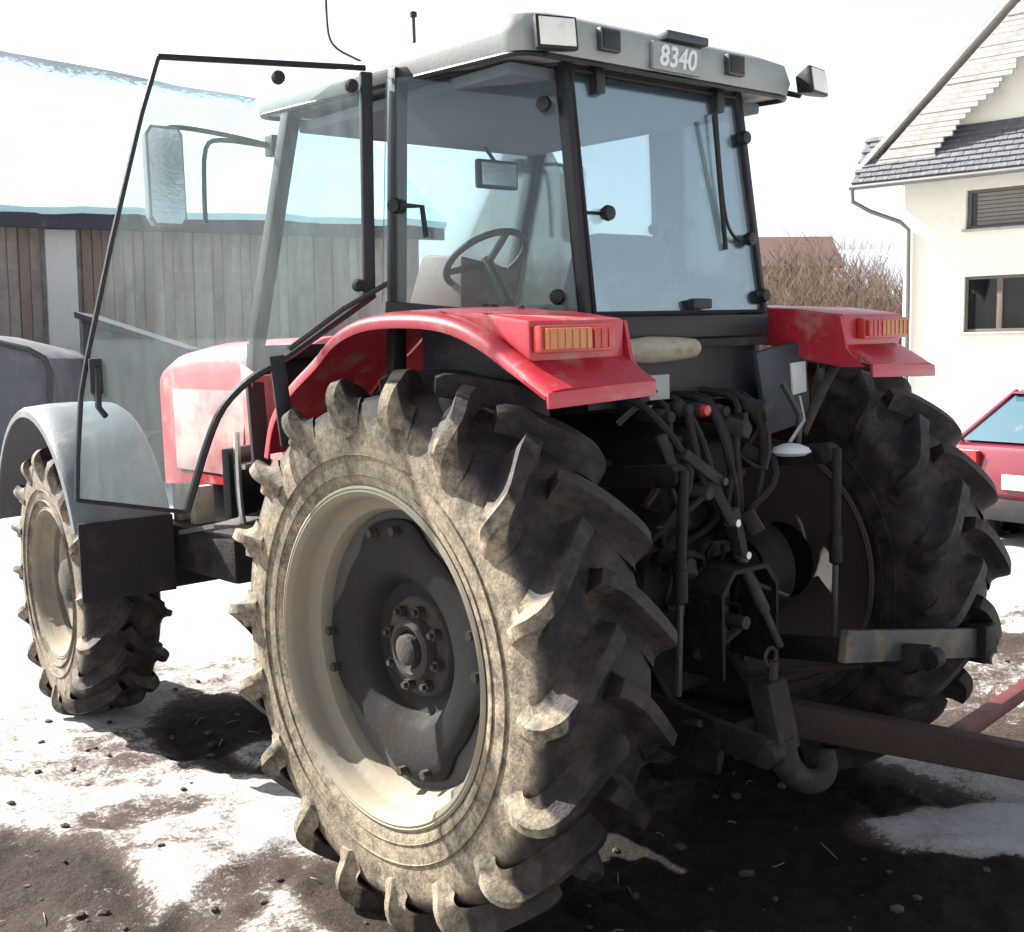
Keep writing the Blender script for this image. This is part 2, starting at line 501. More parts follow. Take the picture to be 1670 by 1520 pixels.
def ground_z(x, y):
    near = 1-sstep(6, 16, math.hypot(x, y))
    tilt = 0.0245*(min(max(x, -2.2), 2.4)+0.94)*near
    flat = max(blob(x, y, -0.94, 0, 0.42, 0.5), blob(x, y, 0.94, 0, 0.42, 0.5), blob(x, y, -0.9, 2.78, 0.4, 0.5))
    k = 1-min(1, 1.6*flat)
    rough_ = 0.4+0.8*min(1.0, max(0.0, mud_shade_at(x, y)-0.15))
    bump = 0.045*fbm(x*0.9, y*0.9, 3.1) + 0.030*rough_*fbm(x*4.1, y*4.1, 7.7) + 0.017*rough_*fbm(x*13, y*13, 1.3, 3)
    md = mud_shade_at(x, y) + 0.5*fbm(x*2.2, y*2.2, 5.0)*0.6
    snow_h = 0.020*(1-sstep(0.30, 0.62, md))
    far = sstep(30, 120, math.hypot(x, y))
    return tilt + k*(bump*(0.55+0.45*near) + snow_h) - 0.03 + 0.6*far*fbm(x*0.02, y*0.02, 2)
def axis_lines(lo, hi, c0, c1, step, grow=1.16):
    a = [c0]; 
    while a[-1] < c1: a.append(a[-1]+step)
    s = step
    up = [a[-1]]
    while up[-1] < hi:
        s *= grow; up.append(up[-1]+s)
    s = step; dn = [c0]
    while dn[-1] > lo:
        s *= grow; dn.append(dn[-1]-s)
    return list(reversed(dn[1:])) + a + up[1:]
gx = axis_lines(-420, 420, -2.6, 3.4, 0.030)
gy = axis_lines(-420, 420, -2.6, 4.6, 0.030)
gm = MB()
gm.sheet([[(x, y, ground_z(x, y)) for x in gx] for y in gy])
g = bpy.data.meshes.new('ground')
g.from_pydata(gm.v, [], gm.f)
at_ = g.attributes.new('mud', 'FLOAT', 'POINT')  # mud amount; high values also drive the painted shade
at_.data.foreach_set('value', [mud_shade_at(v[0], v[1]) for v in gm.v])
for p_ in g.polygons: p_.use_smooth = True
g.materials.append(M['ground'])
go = link('ground', g)
tag(go, 'patchy snow and brown mud covering the yard', kind='structure')

# far hill
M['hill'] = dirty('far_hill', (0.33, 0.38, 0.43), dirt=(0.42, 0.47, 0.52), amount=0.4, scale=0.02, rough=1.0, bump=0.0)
hb = MB()
rows = []
for i in range(60):
    a = R(5 + i*2.0)           # bearing from +Y to +X
    d = 330
    hgt = 20 + 17*math.exp(-((a-R(58))/0.35)**2) + 3*fbm(i*0.13, 4.0)
    rows.append([(math.sin(a)*d, math.cos(a)*d, -2), (math.sin(a)*(d+60), math.cos(a)*(d+60), hgt*0.8), (math.sin(a)*(d+120), math.cos(a)*(d+120), hgt), (math.sin(a)*(d+200), math.cos(a)*(d+200), -2)])
hb.sheet(rows)
tag(hb.build('hill', M['hill']), 'low pale blue hill on the horizon beyond the yard', kind='structure')

# ------------------------------------------------------------------ barn on the left
M['plank'] = dirty('weathered_planks', (0.27, 0.235, 0.215), dirt=(0.15, 0.12, 0.11), amount=0.45, scale=3, rough=0.9, bump=0.4)
M['plank2'] = dirty('brown_planks', (0.20, 0.15, 0.13), dirt=(0.24, 0.20, 0.17), amount=0.4, scale=3, rough=0.9, bump=0.4)
M['render'] = dirty('pale_render', (0.50, 0.50, 0.50), dirt=(0.3, 0.3, 0.3), amount=0.3, scale=2, rough=0.95)
M['fascia'] = dirty('dark_eave_timber', (0.030, 0.030, 0.05), amount=0.2, rough=0.8)
M['stone'] = dirty('grey_stone_wall', (0.30, 0.29, 0.28), dirt=(0.14, 0.12, 0.11), amount=0.5, scale=4, rough=0.95, bump=0.6, fine=12)
def snow_roof_mat():
    mt, nt, out = new_mat('snowy_roof')
    co = coords(nt)
    sx = N(nt, 'ShaderNodeSeparateXYZ'); nt.links.new(co, sx.inputs[0])
    n1 = noise_n(nt, 1.2, 6, 0.65, co); n2 = noise_n(nt, 9, 5, 0.7, co)
    k = mth(nt, 'ADD', mth(nt, 'MULTIPLY', mth(nt, 'SUBTRACT', sx.outputs[1], 5.0), 0.55), mth(nt, 'ADD', mth(nt, 'MULTIPLY', n1, 0.5), mth(nt, 'MULTIPLY', n2, 0.8)))
    f = ramp(nt, k, [(0.74, 0.0), (0.92, 1.0)])
    col = mixc(nt, f, mixc(nt, n2, (0.40, 0.62, 0.66), (0.46, 0.66, 0.69)), (0.12, 0.15, 0.19))
    p = N(nt, 'ShaderNodeBsdfPrincipled'); p.inputs['Roughness'].default_value = 0.8
    nt.links.new(col, p.inputs['Base Color'])
    b = N(nt, 'ShaderNodeBump'); b.inputs['Strength'].default_value = 0.4; b.inputs['Distance'].default_value = 0.05
    nt.links.new(n1, b.inputs['Height']); nt.links.new(b.outputs[0], p.inputs['Normal'])
    nt.links.new(p.outputs[0], out.inputs[0])
    return mt
M['snowroof'] = snow_roof_mat()
barn = empty('barn', (3.31, 16.21, 0), (0, 0, R(-17.3)))
tag(barn, 'long plank barn with snow covered roof left of the tractor', 'barn')
S0, S1 = -9.0, 7.3
def ridge_z(s): return 7.66 - 0.105*s if s > -2 else 7.87 - 0.02*(s+2)
roof_rows = []
for i in range(13):
    t = i/12
    y = -0.05 + 5.8*t
    roof_rows.append([(s, y + (0.07*fbm(s*1.9, 1.0, 4) if i == 0 else 0), 4.03 + (0.05*fbm(s*1.3, 2.0, 6) if i < 2 else 0) + (ridge_z(s)-4.03)*t + 0.035*fbm(s*0.8, y*0.8, 9)) for s in [S0+(S1-S0)*k/40 for k in range(41)]])
for i in range(1, 7):
    t = 1-i/6
    roof_rows.append([(s, 5.75+5.8*(1-t), 4.03+(ridge_z(s)-4.03)*t) for s in [S0+(S1-S0)*k/40 for k in range(41)]])
MB().sheet(roof_rows).build('roof', M['snowroof'], barn, thick=0.12)
MB().box(S0+0.02, S1-0.02, 0.02, 0.10, 3.70, 3.93).build('fascia', M['fascia'], barn, bevel=0.01)
wall = MB().box(S0+0.3, S1-0.3, 0.62, 0.80, -0.2, 4.1)
wall.box(S0+0.3, S1-0.3, 10.6, 10.8, -0.2, 4.1)
for sx_ in (S0+0.3, S1-0.5):
    wall.prism([(0.81, -0.2), (10.59, -0.2), (10.59, 4.25), (5.7, ridge_z(sx_)-0.15), (0.81, 4.25)], 'X', sx_, sx_+0.2)
wo_ = wall.build('wall', M['stone'], barn)
pl_mesh = []
for k in range(4):
    me = MB().box(-0.077, 0.077, -0.02+0.006*k, 0.0, 0.0, 3.75).mesh('plank', bevel=0.006, segs=1)
    me.materials.append(M['plank'] if k % 2 else M['plank2'])
    pl_mesh.append(me)
s = -2.4
while s < 7.0:
    if not (0.60 < s < 1.14):
        o = link('plank', pl_mesh[random.randrange(4)], barn, (s, 0.60-random.random()*0.008, 0.02), (0, random.uniform(-0.004, 0.004), 0))
    s += 0.16
MB().box(0.64, 1.10, 0.40, 0.615, -0.1, 3.72).build('post', M['render'], barn, bevel=0.02)

# grey covered trailer and dark cart by the barn
M['tarp'] = dirty('grey_tarpaulin', (0.085, 0.09, 0.105), dirt=(0.15, 0.15, 0.16), amount=0.4, scale=3, rough=0.7, bump=0.3)
M['tarpedge'] = plain('dark_tarp_edge', (0.03, 0.033, 0.04), 0.7)
tp = empty('covered_trailer', (1.30, 12.05, -0.06), (0, 0, R(-38)))
tag(tp, 'low trailer under a grey tarpaulin in front of the barn', 'trailer')
prof = [(-2.6, 0.45), (1.02, 0.45), (1.10, 1.55), (1.04, 1.72), (0.85, 1.83), (0.1, 2.02), (-1.2, 2.16), (-2.6, 2.16)]
MB().prism(prof, 'Y', 0.0, 1.9).build('tarpaulin', M['tarp'], tp, bevel=0.05)
MB().tube([(x, -0.03, z+0.02) for x, z in prof[1:]], 0.035, 6).build('edge_rope', M['tarpedge'], tp)
for rx in (-1.6, -0.6, 0.3):
    MB().tube([(rx, -0.015, 0.5), (rx+0.02, -0.02, 1.2), (rx, -0.012, 1.9)], 0.012, 6).build('rope', M['beige'], tp)
for wx in (-1.9, 0.3):
    MB().lathe([(-0.1, 0.0), (-0.1, 0.30), (-0.07, 0.34), (0.07, 0.34), (0.1, 0.30), (0.1, 0.0)], 24, 'Y', (wx, 0.12, 0.31)).build('wheel', M['rubber'], tp)
ct = empty('hay_cart', (3.6, 12.55, 0), (0, 0, R(-35)))
tag(ct, 'dark open cart with sloping sides seen through the door glass', 'cart')
MB().prism([(-0.55, 0.7), (0.75, 0.7), (0.75, 1.75), (-0.55, 2.2)], 'Y', 0, 1.2).build('cart_body', M['tarpedge'], ct, bevel=0.03)
MB().prism([(-0.62, 2.21), (0.85, 1.70), (0.85, 1.78), (-0.62, 2.29)], 'Y', -0.08, 1.28).build('cover', M['fascia'], ct)
for wx in (-0.3, 0.5):
    MB().lathe([(-0.06, 0.0), (-0.06, 0.30), (-0.04, 0.36), (0.04, 0.36), (0.06, 0.30), (0.06, 0.0)], 24, 'Y', (wx, 0.05, 0.33)).build('wheel', M['rubber'], ct)

# ------------------------------------------------------------------ house on the right
M['cream'] = dirty('cream_house_wall', (0.79, 0.75, 0.65), dirt=(0.60, 0.55, 0.46), amount=0.25, scale=1.2, rough=0.95, bump=0.15, var=0.08)
M['boardwhite'] = dirty('pale_verge_board', (0.40, 0.385, 0.37), dirt=(0.24, 0.225, 0.21), amount=0.4, scale=4, rough=0.85)
M['tile'] = dirty('grey_roof_tile', (0.145, 0.15, 0.165), dirt=(0.08, 0.08, 0.09), amount=0.5, scale=5, rough=0.85, bump=0.3)
M['zinc'] = dirty('zinc_gutter', (0.16, 0.16, 0.16), amount=0.3, rough=0.5, metal=0.4)
M['winframe'] = dirty('window_frame_brown', (0.12, 0.10, 0.085), amount=0.2, rough=0.6)
M['shutter'] = dirty('roller_shutter', (0.22, 0.20, 0.185), amount=0.2, rough=0.7)
M['pane'] = glass('house_window_glass', (0.30, 0.34, 0.38), 0.05, (0.4, 0.4, 0.4), 3, 0.02, 1.0)
M['curtain'] = plain('pale_curtain', (0.55, 0.55, 0.52), 0.9)
M['darkroom'] = plain('dark_room', (0.03, 0.03, 0.035), 0.95)
house = empty('house', (22.50, 12.25, 0), (0, 0, R(-84.9)))
tag(house, 'cream two storey house with grey skirt roof and boarded gable verge', 'house')
GW, GD = 10.4, 10.0
ax_ = GW/2
def verge_z(s): return 5.55 + (s+0.96)*0.936 if s < ax_ else 5.55 + (2*ax_-s+0.96)*0.936
apex = verge_z(ax_)
# front wall with two openings (built of blocks around them)
wins = [(1.45, 3.05, 2.05, 3.30, 'w'), (1.48, 3.05, 4.35, 5.22, 's')]
w = MB()
w.box(0, 1.45, 0, 0.3, -0.3, 5.35); w.box(3.05, GW, 0, 0.3, -0.3, 5.35)
w.box(1.45, 3.05, 0, 0.3, -0.3, 2.05); w.box(1.45, 3.05, 0, 0.3, 3.30, 4.35); w.box(1.45, 3.05, 0, 0.3, 5.22, 5.35)
w.prism([(0, 5.35), (GW, 5.35), (GW, verge_z(0)-0.1), (ax_, apex-0.1), (0, verge_z(0)-0.1)], 'Y', 0, 0.3)
w.box(0, 0.3, 0.301, GD, -0.3, 5.9); w.box(GW-0.3, GW, 0.301, GD, -0.3, 5.9); w.box(0.301, GW-0.301, GD-0.3, GD, -0.3, 5.9)
w.build('wall', M['cream'], house)
for (a, b, c, d, kind) in wins:
    f = MB()
    t = 0.07
    f.box(a, a+t, 0.08, 0.16, c, d); f.box(b-t, b, 0.08, 0.16, c, d); f.box(a+t, b-t, 0.08, 0.16, c, c+t); f.box(a+t, b-t, 0.08, 0.16, d-t, d)
    if kind == 'w':
        f.box((a+b)/2-0.05, (a+b)/2+0.05, 0.08, 0.16, c+t, d-t)
        f.box(a+0.72, a+0.80, 0.085, 0.155, c+t, d-t)
    wf = f.build('window', M['winframe'], house, bevel=0.008)
    MB().box(a-0.08, b+0.08, -0.10, 0.08, c-0.06, c-0.002).build('sill', M['boardwhite'], wf, bevel=0.01)
    MB().box(a+t, b-t, 0.115, 0.125, c+t, d-t).build('pane', M['pane'], wf)
    MB().box(a+0.01, b-0.01, 0.50, 0.52, c, d).build('dark_interior', M['darkroom'], wf)
    if kind == 'w':
        cu = MB().sheet([[(a+0.42+0.03*k, 0.24+0.02*math.sin(k*1.6), z) for k in range(12)] for z in (c+0.05, d-0.05)])
        cu.build('curtain', M['curtain'], wf)
    else:
        for k in range(8):
            MB().box(a+0.20, b-0.25, 0.085, 0.11, c+0.08+k*0.09, c+0.08+k*0.09+0.082).build('shutter_slat', M['shutter'], wf, bevel=0.01, segs=1)
# skirt roof over the ground of the gable : courses of tiles
sk = MB().prism([(-0.74, 5.44), (-0.74, 5.52), (-0.012, 6.66), (-0.012, 6.54)], 'X', -0.96, GW+0.96)
so = sk.build('skirt_roof', M['tile'], house)
ncr = 9
for k in range(ncr):
    t0, t1 = k/ncr, (k+1)/ncr
    y0, z0 = -0.74+0.72*t0, 5.52+1.135*t0
    y1, z1 = -0.74+0.72*t1, 5.52+1.135*t1
    off = (k % 2)*0.15
    mt_ = MB()
    mt_.hexa([(0, y0-0.02, z0+0.004), (0.285, y0-0.02, z0+0.004), (0.285, y1, z1+0.004), (0, y1, z1+0.004), (0, y0-0.045, z0+0.032), (0.285, y0-0.045, z0+0.032), (0.285, y1-0.01, z1+0.012), (0, y1-0.01, z1+0.012)])
    me = mt_.mesh('tile'); me.materials.append(M['tile'])
    for j in range(14):
        link('tile', me, house if False else so, (-0.96+off+j*0.30, random.uniform(-0.006, 0.004), random.uniform(-0.003, 0.006)))
# boarded verge following the gable slope
nb = 44
bm_ = MB().hexa([(0, -0.50, 0), (1.40, -0.50, 0), (1.40, -0.44, 0), (0, -0.44, 0), (0.115, -0.50, 0.108), (1.40, -0.50, 0.108), (1.40, -0.44, 0.108), (0.115, -0.44, 0.108)]).mesh('verge_board', bevel=0.006, segs=1); bm_.materials.append(M['boardwhite'])
vb = empty('gable_verge', (0, 0, 0), (0, 0, 0), house)
for k in range(nb):
    z = 5.60 + k*0.112
    s_ = -0.96 + (z-5.55)/0.936
    if s_ + 1.45 > ax_: break
    vo = link('verge_board', bm_, vb, (s_, random.uniform(-0.012, 0.012), z))
    vo.scale.x = random.uniform(0.93, 1.06)
# verge backing rails and main roof slabs
MB().bar((-0.6, -0.40, 5.62), (ax_-0.7, -0.40, 5.62+(ax_-0.1)*0.936), 0.06, 0.16).build('verge_rail', M['winframe'], vb)
rs = MB()
rs.hexa([(-1.0, -0.52, 5.62+0.13), (ax_, -0.52, apex+0.10+0.16), (ax_, GD+0.4, apex+0.10+0.16), (-1.0, GD+0.4, 5.75), (-1.0, -0.52, 5.90), (ax_, -0.52, apex+0.42), (ax_, GD+0.4, apex+0.42), (-1.0, GD+0.4, 5.90)])
rs.hexa([(ax_+0.003, -0.52, apex+0.26), (GW+1.0, -0.52, 5.75), (GW+1.0, GD+0.4, 5.75), (ax_+0.003, GD+0.4, apex+0.26), (ax_+0.003, -0.52, apex+0.42), (GW+1.0, -0.52, 5.90), (GW+1.0, GD+0.4, 5.90), (ax_+0.003, GD+0.4, apex+0.42)])
rs.build('roof', M['boardwhite'], house)
gt = MB().lathe([(-0.98, 0.06), (GW+0.98, 0.06)], 10, 'X', (0, -0.80, 5.44)).build('gutter', M['zinc'], house)
MB().tube([(-0.92, -0.80, 5.40), (-0.90, -0.80, 5.12), (-0.55, -0.62, 4.88), (0.02, -0.25, 4.62), (0.14, -0.07, 4.45), (0.16, -0.07, 3.0), (0.16, -0.07, 0.0)], 0.05, 8).build('downpipe', M['zinc'], gt)

# ------------------------------------------------------------------ bank, brush and shed at the right back
M['bank'] = dirty('brown_bank', (0.16, 0.12, 0.085), dirt=(0.24, 0.2, 0.14), amount=0.5, scale=0.8, rough=1.0, bump=0.5)
rows = []
for i in range(25):
    row = []
    for j in range(30):
        u, v = i/24, j/29
        x = 20 + 24*u + 6*v; y = 36 - 30*v + 8*u
        hz = 3.6*sstep(0.0, 0.55, u)*math.exp(-((v-0.60)/0.33)**2)
        row.append((x, y, hz + 0.35*fbm(x*0.3, y*0.3, 2)*min(1, u*5) - 0.15))
    rows.append(row)
tag(MB().sheet(rows).build('bank', M['bank']), 'brown earth bank behind the brush', kind='structure')
M['twig'] = dirty('bare_twigs', (0.105, 0.066, 0.054), dirt=(0.17, 0.125, 0.095), amount=0.6, scale=3, rough=0.95)
M['twig2'] = dirty('grey_twigs', (0.30, 0.28, 0.26), dirt=(0.15, 0.12, 0.10), amount=0.5, scale=3, rough=0.95)
def thicket(name, mat, pts, h0, h1, w, lean=0.25, sub=3, rnd=None):
    b = MB()
    rnd = rnd or random
    for (x, y, z) in pts:
        h = rnd.uniform(h0, h1)
        a = rnd.uniform(0, 6.28)
        tip = Vector((x+math.cos(a)*lean*h, y+math.sin(a)*lean*h, z+h))
        base = Vector((x, y, z-0.1))
        mid = base.lerp(tip, 0.5) + Vector((rnd.uniform(-.1, .1)*h, rnd.uniform(-.1, .1)*h, 0.06*h))
        b.tube([base, mid, tip], w, 3, r2=w*0.25)
        for k in range(sub):
            t = rnd.uniform(0.25, 0.9)
            q = base.lerp(mid, t*2) if t < 0.5 else mid.lerp(tip, t*2-1)
            aa = rnd.uniform(0, 6.28); l = h*rnd.uniform(0.15, 0.4)
            b.tube([q, q+Vector((math.cos(aa)*l*0.6, math.sin(aa)*l*0.6, l*0.75))], w*0.6, 3, r2=w*0.15)
    o = b.build(name, mat, sharp=180)
    return o
pts = []
rg = random.Random(3)
for k in range(6500):
    u = rg.random(); v = rg.random()
    # band from in front of the cab's right side to the house corner, climbing the bank behind
    u = u*2.1-1.1
    x = 23.8 + 5.0*u + 7.0*v; y = 19.6 - 5.6*u + 5.0*v
    pts.append((x, y, 0.3 + 2.6*v*(0.45+0.55*math.sin(math.pi*min(1, max(0.2, u*1.1))))))
tag(thicket('brush_thicket', M['twig'], pts, 1.3, 3.2, 0.015, rnd=rg), 'dense brown bare brush between tractor and house', 'brush', kind='stuff')
M['redtile'] = dirty('dark_red_roof', (0.15, 0.075, 0.065), dirt=(0.09, 0.08, 0.08), amount=0.5, scale=2, rough=0.9)
shed = empty('far_shed', (46.0, 34.6, 3.6), (0, 0, R(-40)))
tag(shed, 'small shed with dark red roof half hidden behind the brush', 'shed')
MB().box(-0.2, 4.2, 0, 3.5, -1.5, 2.3).build('wall', M['plank2'], shed)
MB().prism([(-0.5, 2.1), (1.75, 3.7), (4.0, 2.1), (4.0, 2.25), (1.75, 3.88), (-0.5, 2.25)], 'X', -0.7, 4.6).build('roof', M['redtile'], shed)

# ------------------------------------------------------------------ red car
M['carred'] = dirty('red_car_paint', (0.15, 0.007, 0.024), amount=0.12, rough=0.25, coat=0.6, var=0.1, bump=0.02)
M['carglass'] = dirty('car_window_glass', (0.05, 0.11, 0.14), amount=0.12, rough=0.05, metal=0.0, coat=1.0, bump=0.0)
M['hubcap'] = dirty('silver_hubcap', (0.55, 0.55, 0.55), amount=0.3, rough=0.35, metal=0.6)
car = empty('parked_car', (6.20, 1.46, -0.05), (0, 0, math.atan2(-0.13, 0.99)))
tag(car, 'red hatchback parked behind the right rear tyre', 'car')
# x forward from the tail, y to the car's left, width 1.62
arch = []
def side_low():
    P = [(0.05, 0.42), (0.0, 0.62), (0.04, 0.94), (0.30, 0.99), (2.75, 0.97), (3.65, 0.84), (3.86, 0.70), (3.88, 0.40), (3.62, 0.26)]
    for cx, r in ((3.12, 0.35),):
        P += [(cx+r*math.cos(R(a)), 0.30+r*math.sin(R(a))) for a in range(0, 181, 20)]
    P += [(2.6, 0.22), (1.15, 0.22)]
    P += [(0.72+0.35*math.cos(R(a)), 0.30+0.35*math.sin(R(a))) for a in range(0, 181, 20)]
    P += [(0.25, 0.30)]
    return P
MB().prism(side_low(), 'Y', -0.81, 0.81).build('body', M['carred'], car, bevel=0.045)
gh = MB()
gh.hexa([(0.10, -0.74, 0.97), (2.85, -0.74, 0.96), (2.85, 0.74, 0.96), (0.10, 0.74, 0.97), (0.62, -0.56, 1.36), (1.95, -0.56, 1.38), (1.95, 0.56, 1.38), (0.62, 0.56, 1.36)])
gho = gh.build('window_glass', M['carglass'], car, bevel=0.03)
MB().hexa([(0.55, -0.58, 1.355), (2.02, -0.58, 1.375), (2.02, 0.58, 1.375), (0.55, 0.58, 1.355), (0.70, -0.50, 1.41), (1.85, -0.50, 1.43), (1.85, 0.50, 1.43), (0.70, 0.50, 1.41)]).build('roof', M['carred'], car, bevel=0.02)
for sy in (-1, 1):
    for (x0, x1) in ((0.12, 0.66), (1.30, 1.26), (2.82, 1.98)):
        MB().bar((x0, sy*0.755, 0.97), (x1, sy*0.575, 1.375), 0.05, 0.05).build('window_pillar', M['carred'], car, bevel=0.01)
    MB().bar((0.02, sy*0.62, 0.70), (0.0, sy*0.62, 0.90), 0.26, 0.06, up=(1, 0, 0)).build('tail_lamp', M['redlens'], car, bevel=0.015)
    MB().box(3.76, 3.89, sy*0.60-0.15, sy*0.60+0.15, 0.62, 0.74).build('headlight', M['lens'], car, bevel=0.02)
    for wx in (0.72, 3.12):
        wl = MB().lathe([(-0.10, 0.18), (-0.10, 0.26), (-0.07, 0.295), (0.07, 0.295), (0.10, 0.26), (0.10, 0.18), (-0.10, 0.18)], 32, 'Y', (wx, sy*0.73, 0.295)).build('wheel', M['rubber'], car)
        MB().lathe([(sy*0.02, 0.0), (sy*0.03, 0.06), (sy*0.015, 0.10), (sy*0.02, 0.16), (sy*-0.01, 0.185)], 24, 'Y', (wx, sy*0.81, 0.295)).build('hubcap', M['hubcap'], wl)
MB().box(-0.006, 0.01, -0.60, 0.60, 0.535, 0.545).build('hatch_seam', M['black'], car)
MB().box(-0.012, 0.012, -0.26, 0.26, 0.60, 0.72).build('number_plate', M['white'], car, bevel=0.003)
MB().box(-0.05, 0.06, -0.78, 0.78, 0.34, 0.52).build('bumper', M['rubber'], car, bevel=0.04)
MB().box(3.84, 3.95, -0.78, 0.78, 0.32, 0.50).build('bumper', M['rubber'], car, bevel=0.04)

# ================================================================== THE TRACTOR
TILT = 1.4
trac = empty('tractor', (0, 0, 0.94*math.sin(R(TILT))), (0, R(-TILT), 0))
tag(trac, 'muddy red farm tractor with grey cab roof and its glass door open', 'tractor')

def tyre_mesh(name, hw, r_out, r_rim, nlug, lug_h, mat, rim_hw):
    """hw half section width; r_out radius over the lugs"""
    rc = r_out - lug_h                      # carcass crown radius
    H = rc - r_rim
    b = MB()
    prof = [(-rim_hw+0.015, r_rim-0.012), (-rim_hw-0.004, r_rim+0.012), (-rim_hw-0.018, r_rim+0.05*H/0.3), (-hw*0.985, r_rim+0.36*H), (-hw, r_rim+0.50*H), (-hw*0.99, r_rim+0.64*H),
            (-hw*0.955, r_rim+0.80*H), (-hw*0.86, r_rim+0.915*H), (-hw*0.70, r_rim+0.957*H), (-hw*0.35, r_rim+0.988*H), (0, rc)]
    prof = prof + [(-x, r) for x, r in reversed(prof[:-1])]
    b.lathe(prof, 128, 'X')
    # raised rings on the sidewall
    for sg in (-1, 1):
        for (fx, fr) in ((0.992, 0.40), (0.965, 0.20)):
            b.lathe([(sg*(hw*fx-0.012), r_rim+(fr-0.012)*H), (sg*(hw*fx+0.006), r_rim+fr*H), (sg*(hw*fx-0.012), r_rim+(fr+0.02)*H)], 96, 'X')
    rl = random.Random(5)
    for side in (-1, 1):
        for k in range(nlug):
            p0 = 2*math.pi*(k + (0.5 if side > 0 else 0))/nlug
            # path on the carcass: (x fraction, radius fraction, phi offset)
            span = 0.30*0.84/r_out
            path = [(0.985, 0.60, -0.012), (0.985, 0.72, 0.0), (0.965, 0.82, 0.012), (0.91, 0.90, 0.035), (0.80, 0.945, 0.075), (0.55, 0.975, 0.160), (0.28, 0.992, 0.232), (-0.06, 1.0, span)]
            hts = [0.004, 0.016, 0.036, 0.056, 0.062, 0.060, 0.058, 0.056]
            wb = [0.080, 0.110, 0.128, 0.122, 0.104, 0.092, 0.088, 0.088]
            wt = [0.030, 0.031, 0.033, 0.036, 0.038, 0.040, 0.042, 0.048]
            sc = r_out/0.845
            jw = 1+rl.uniform(-0.06, 0.06); jh = 1+rl.uniform(-0.05, 0.04)
            tt = [1.0, 0.92, 0.75, 0.45, 0.20, 0.06, 0.0, 0.0]
            A = catmull([Vector(p) for p in path], 3)
            Bv = catmull([Vector((hts[q], wb[q], wt[q])) for q in range(8)], 3)
            Cv = catmull([Vector((tt[q], 0, 0)) for q in range(8)], 3)
            P = []
            for a_ in A:
                ph = p0+a_.z; r = r_rim+a_.y*H - 0.006
                P.append(Vector((side*hw*a_.x, -r*math.cos(ph), r*math.sin(ph))))
            rings = []
            L_ = len(P)
            for i, c in enumerate(P):
                d = (P[min(i+1, L_-1)] - P[max(i-1, 0)]).normalized()
                ph = p0+A[i].z
                rad = Vector((0, -math.cos(ph), math.sin(ph)))
                t = min(1, max(0, Cv[i].x))
                nrm = (Vector((side, 0, 0))*t + rad*(1-t)).normalized()
                nrm = (nrm - d*nrm.dot(d)).normalized()
                s_ = d.cross(nrm).normalized()
                endk = 1.0 if i < L_-2 else (0.93 if i == L_-2 else 0.78)
                h = Bv[i].x*(lug_h/0.058)*jh*endk + 0.006
                wb_, wt_ = Bv[i].y*sc, Bv[i].z*sc*jw
                ring = []
                for wf, hf in ((1.0, 0.0), (0.0, 0.0)):
                    pass
                prof_ = [(wb_*0.5, 0.0), ((wt_*1.1+(wb_-wt_)*0.42)*0.5, 0.18), ((wt_*1.15+(wb_-wt_)*0.12)*0.5, 0.50), (wt_*0.52, 0.94), (wt_*0.47, 1.0)]
                ring = [c - s_*x_ + nrm*(h*y_) for x_, y_ in prof_] + [c + s_*x_ + nrm*(h*y_) for x_, y_ in reversed(prof_)]
                rings.append(ring)
            b.loft(rings)
    me = b.mesh(name, sharp=40)
    me.materials.append(mat)
    return me

rear_tyre = tyre_mesh('tyre', 0.212, 0.855, 0.495, 18, 0.070, M['tyre_rear'], 0.188)
front_tyre = tyre_mesh('tyre', 0.180, 0.655, 0.345, 16, 0.048, M['tyre_front'], 0.150)

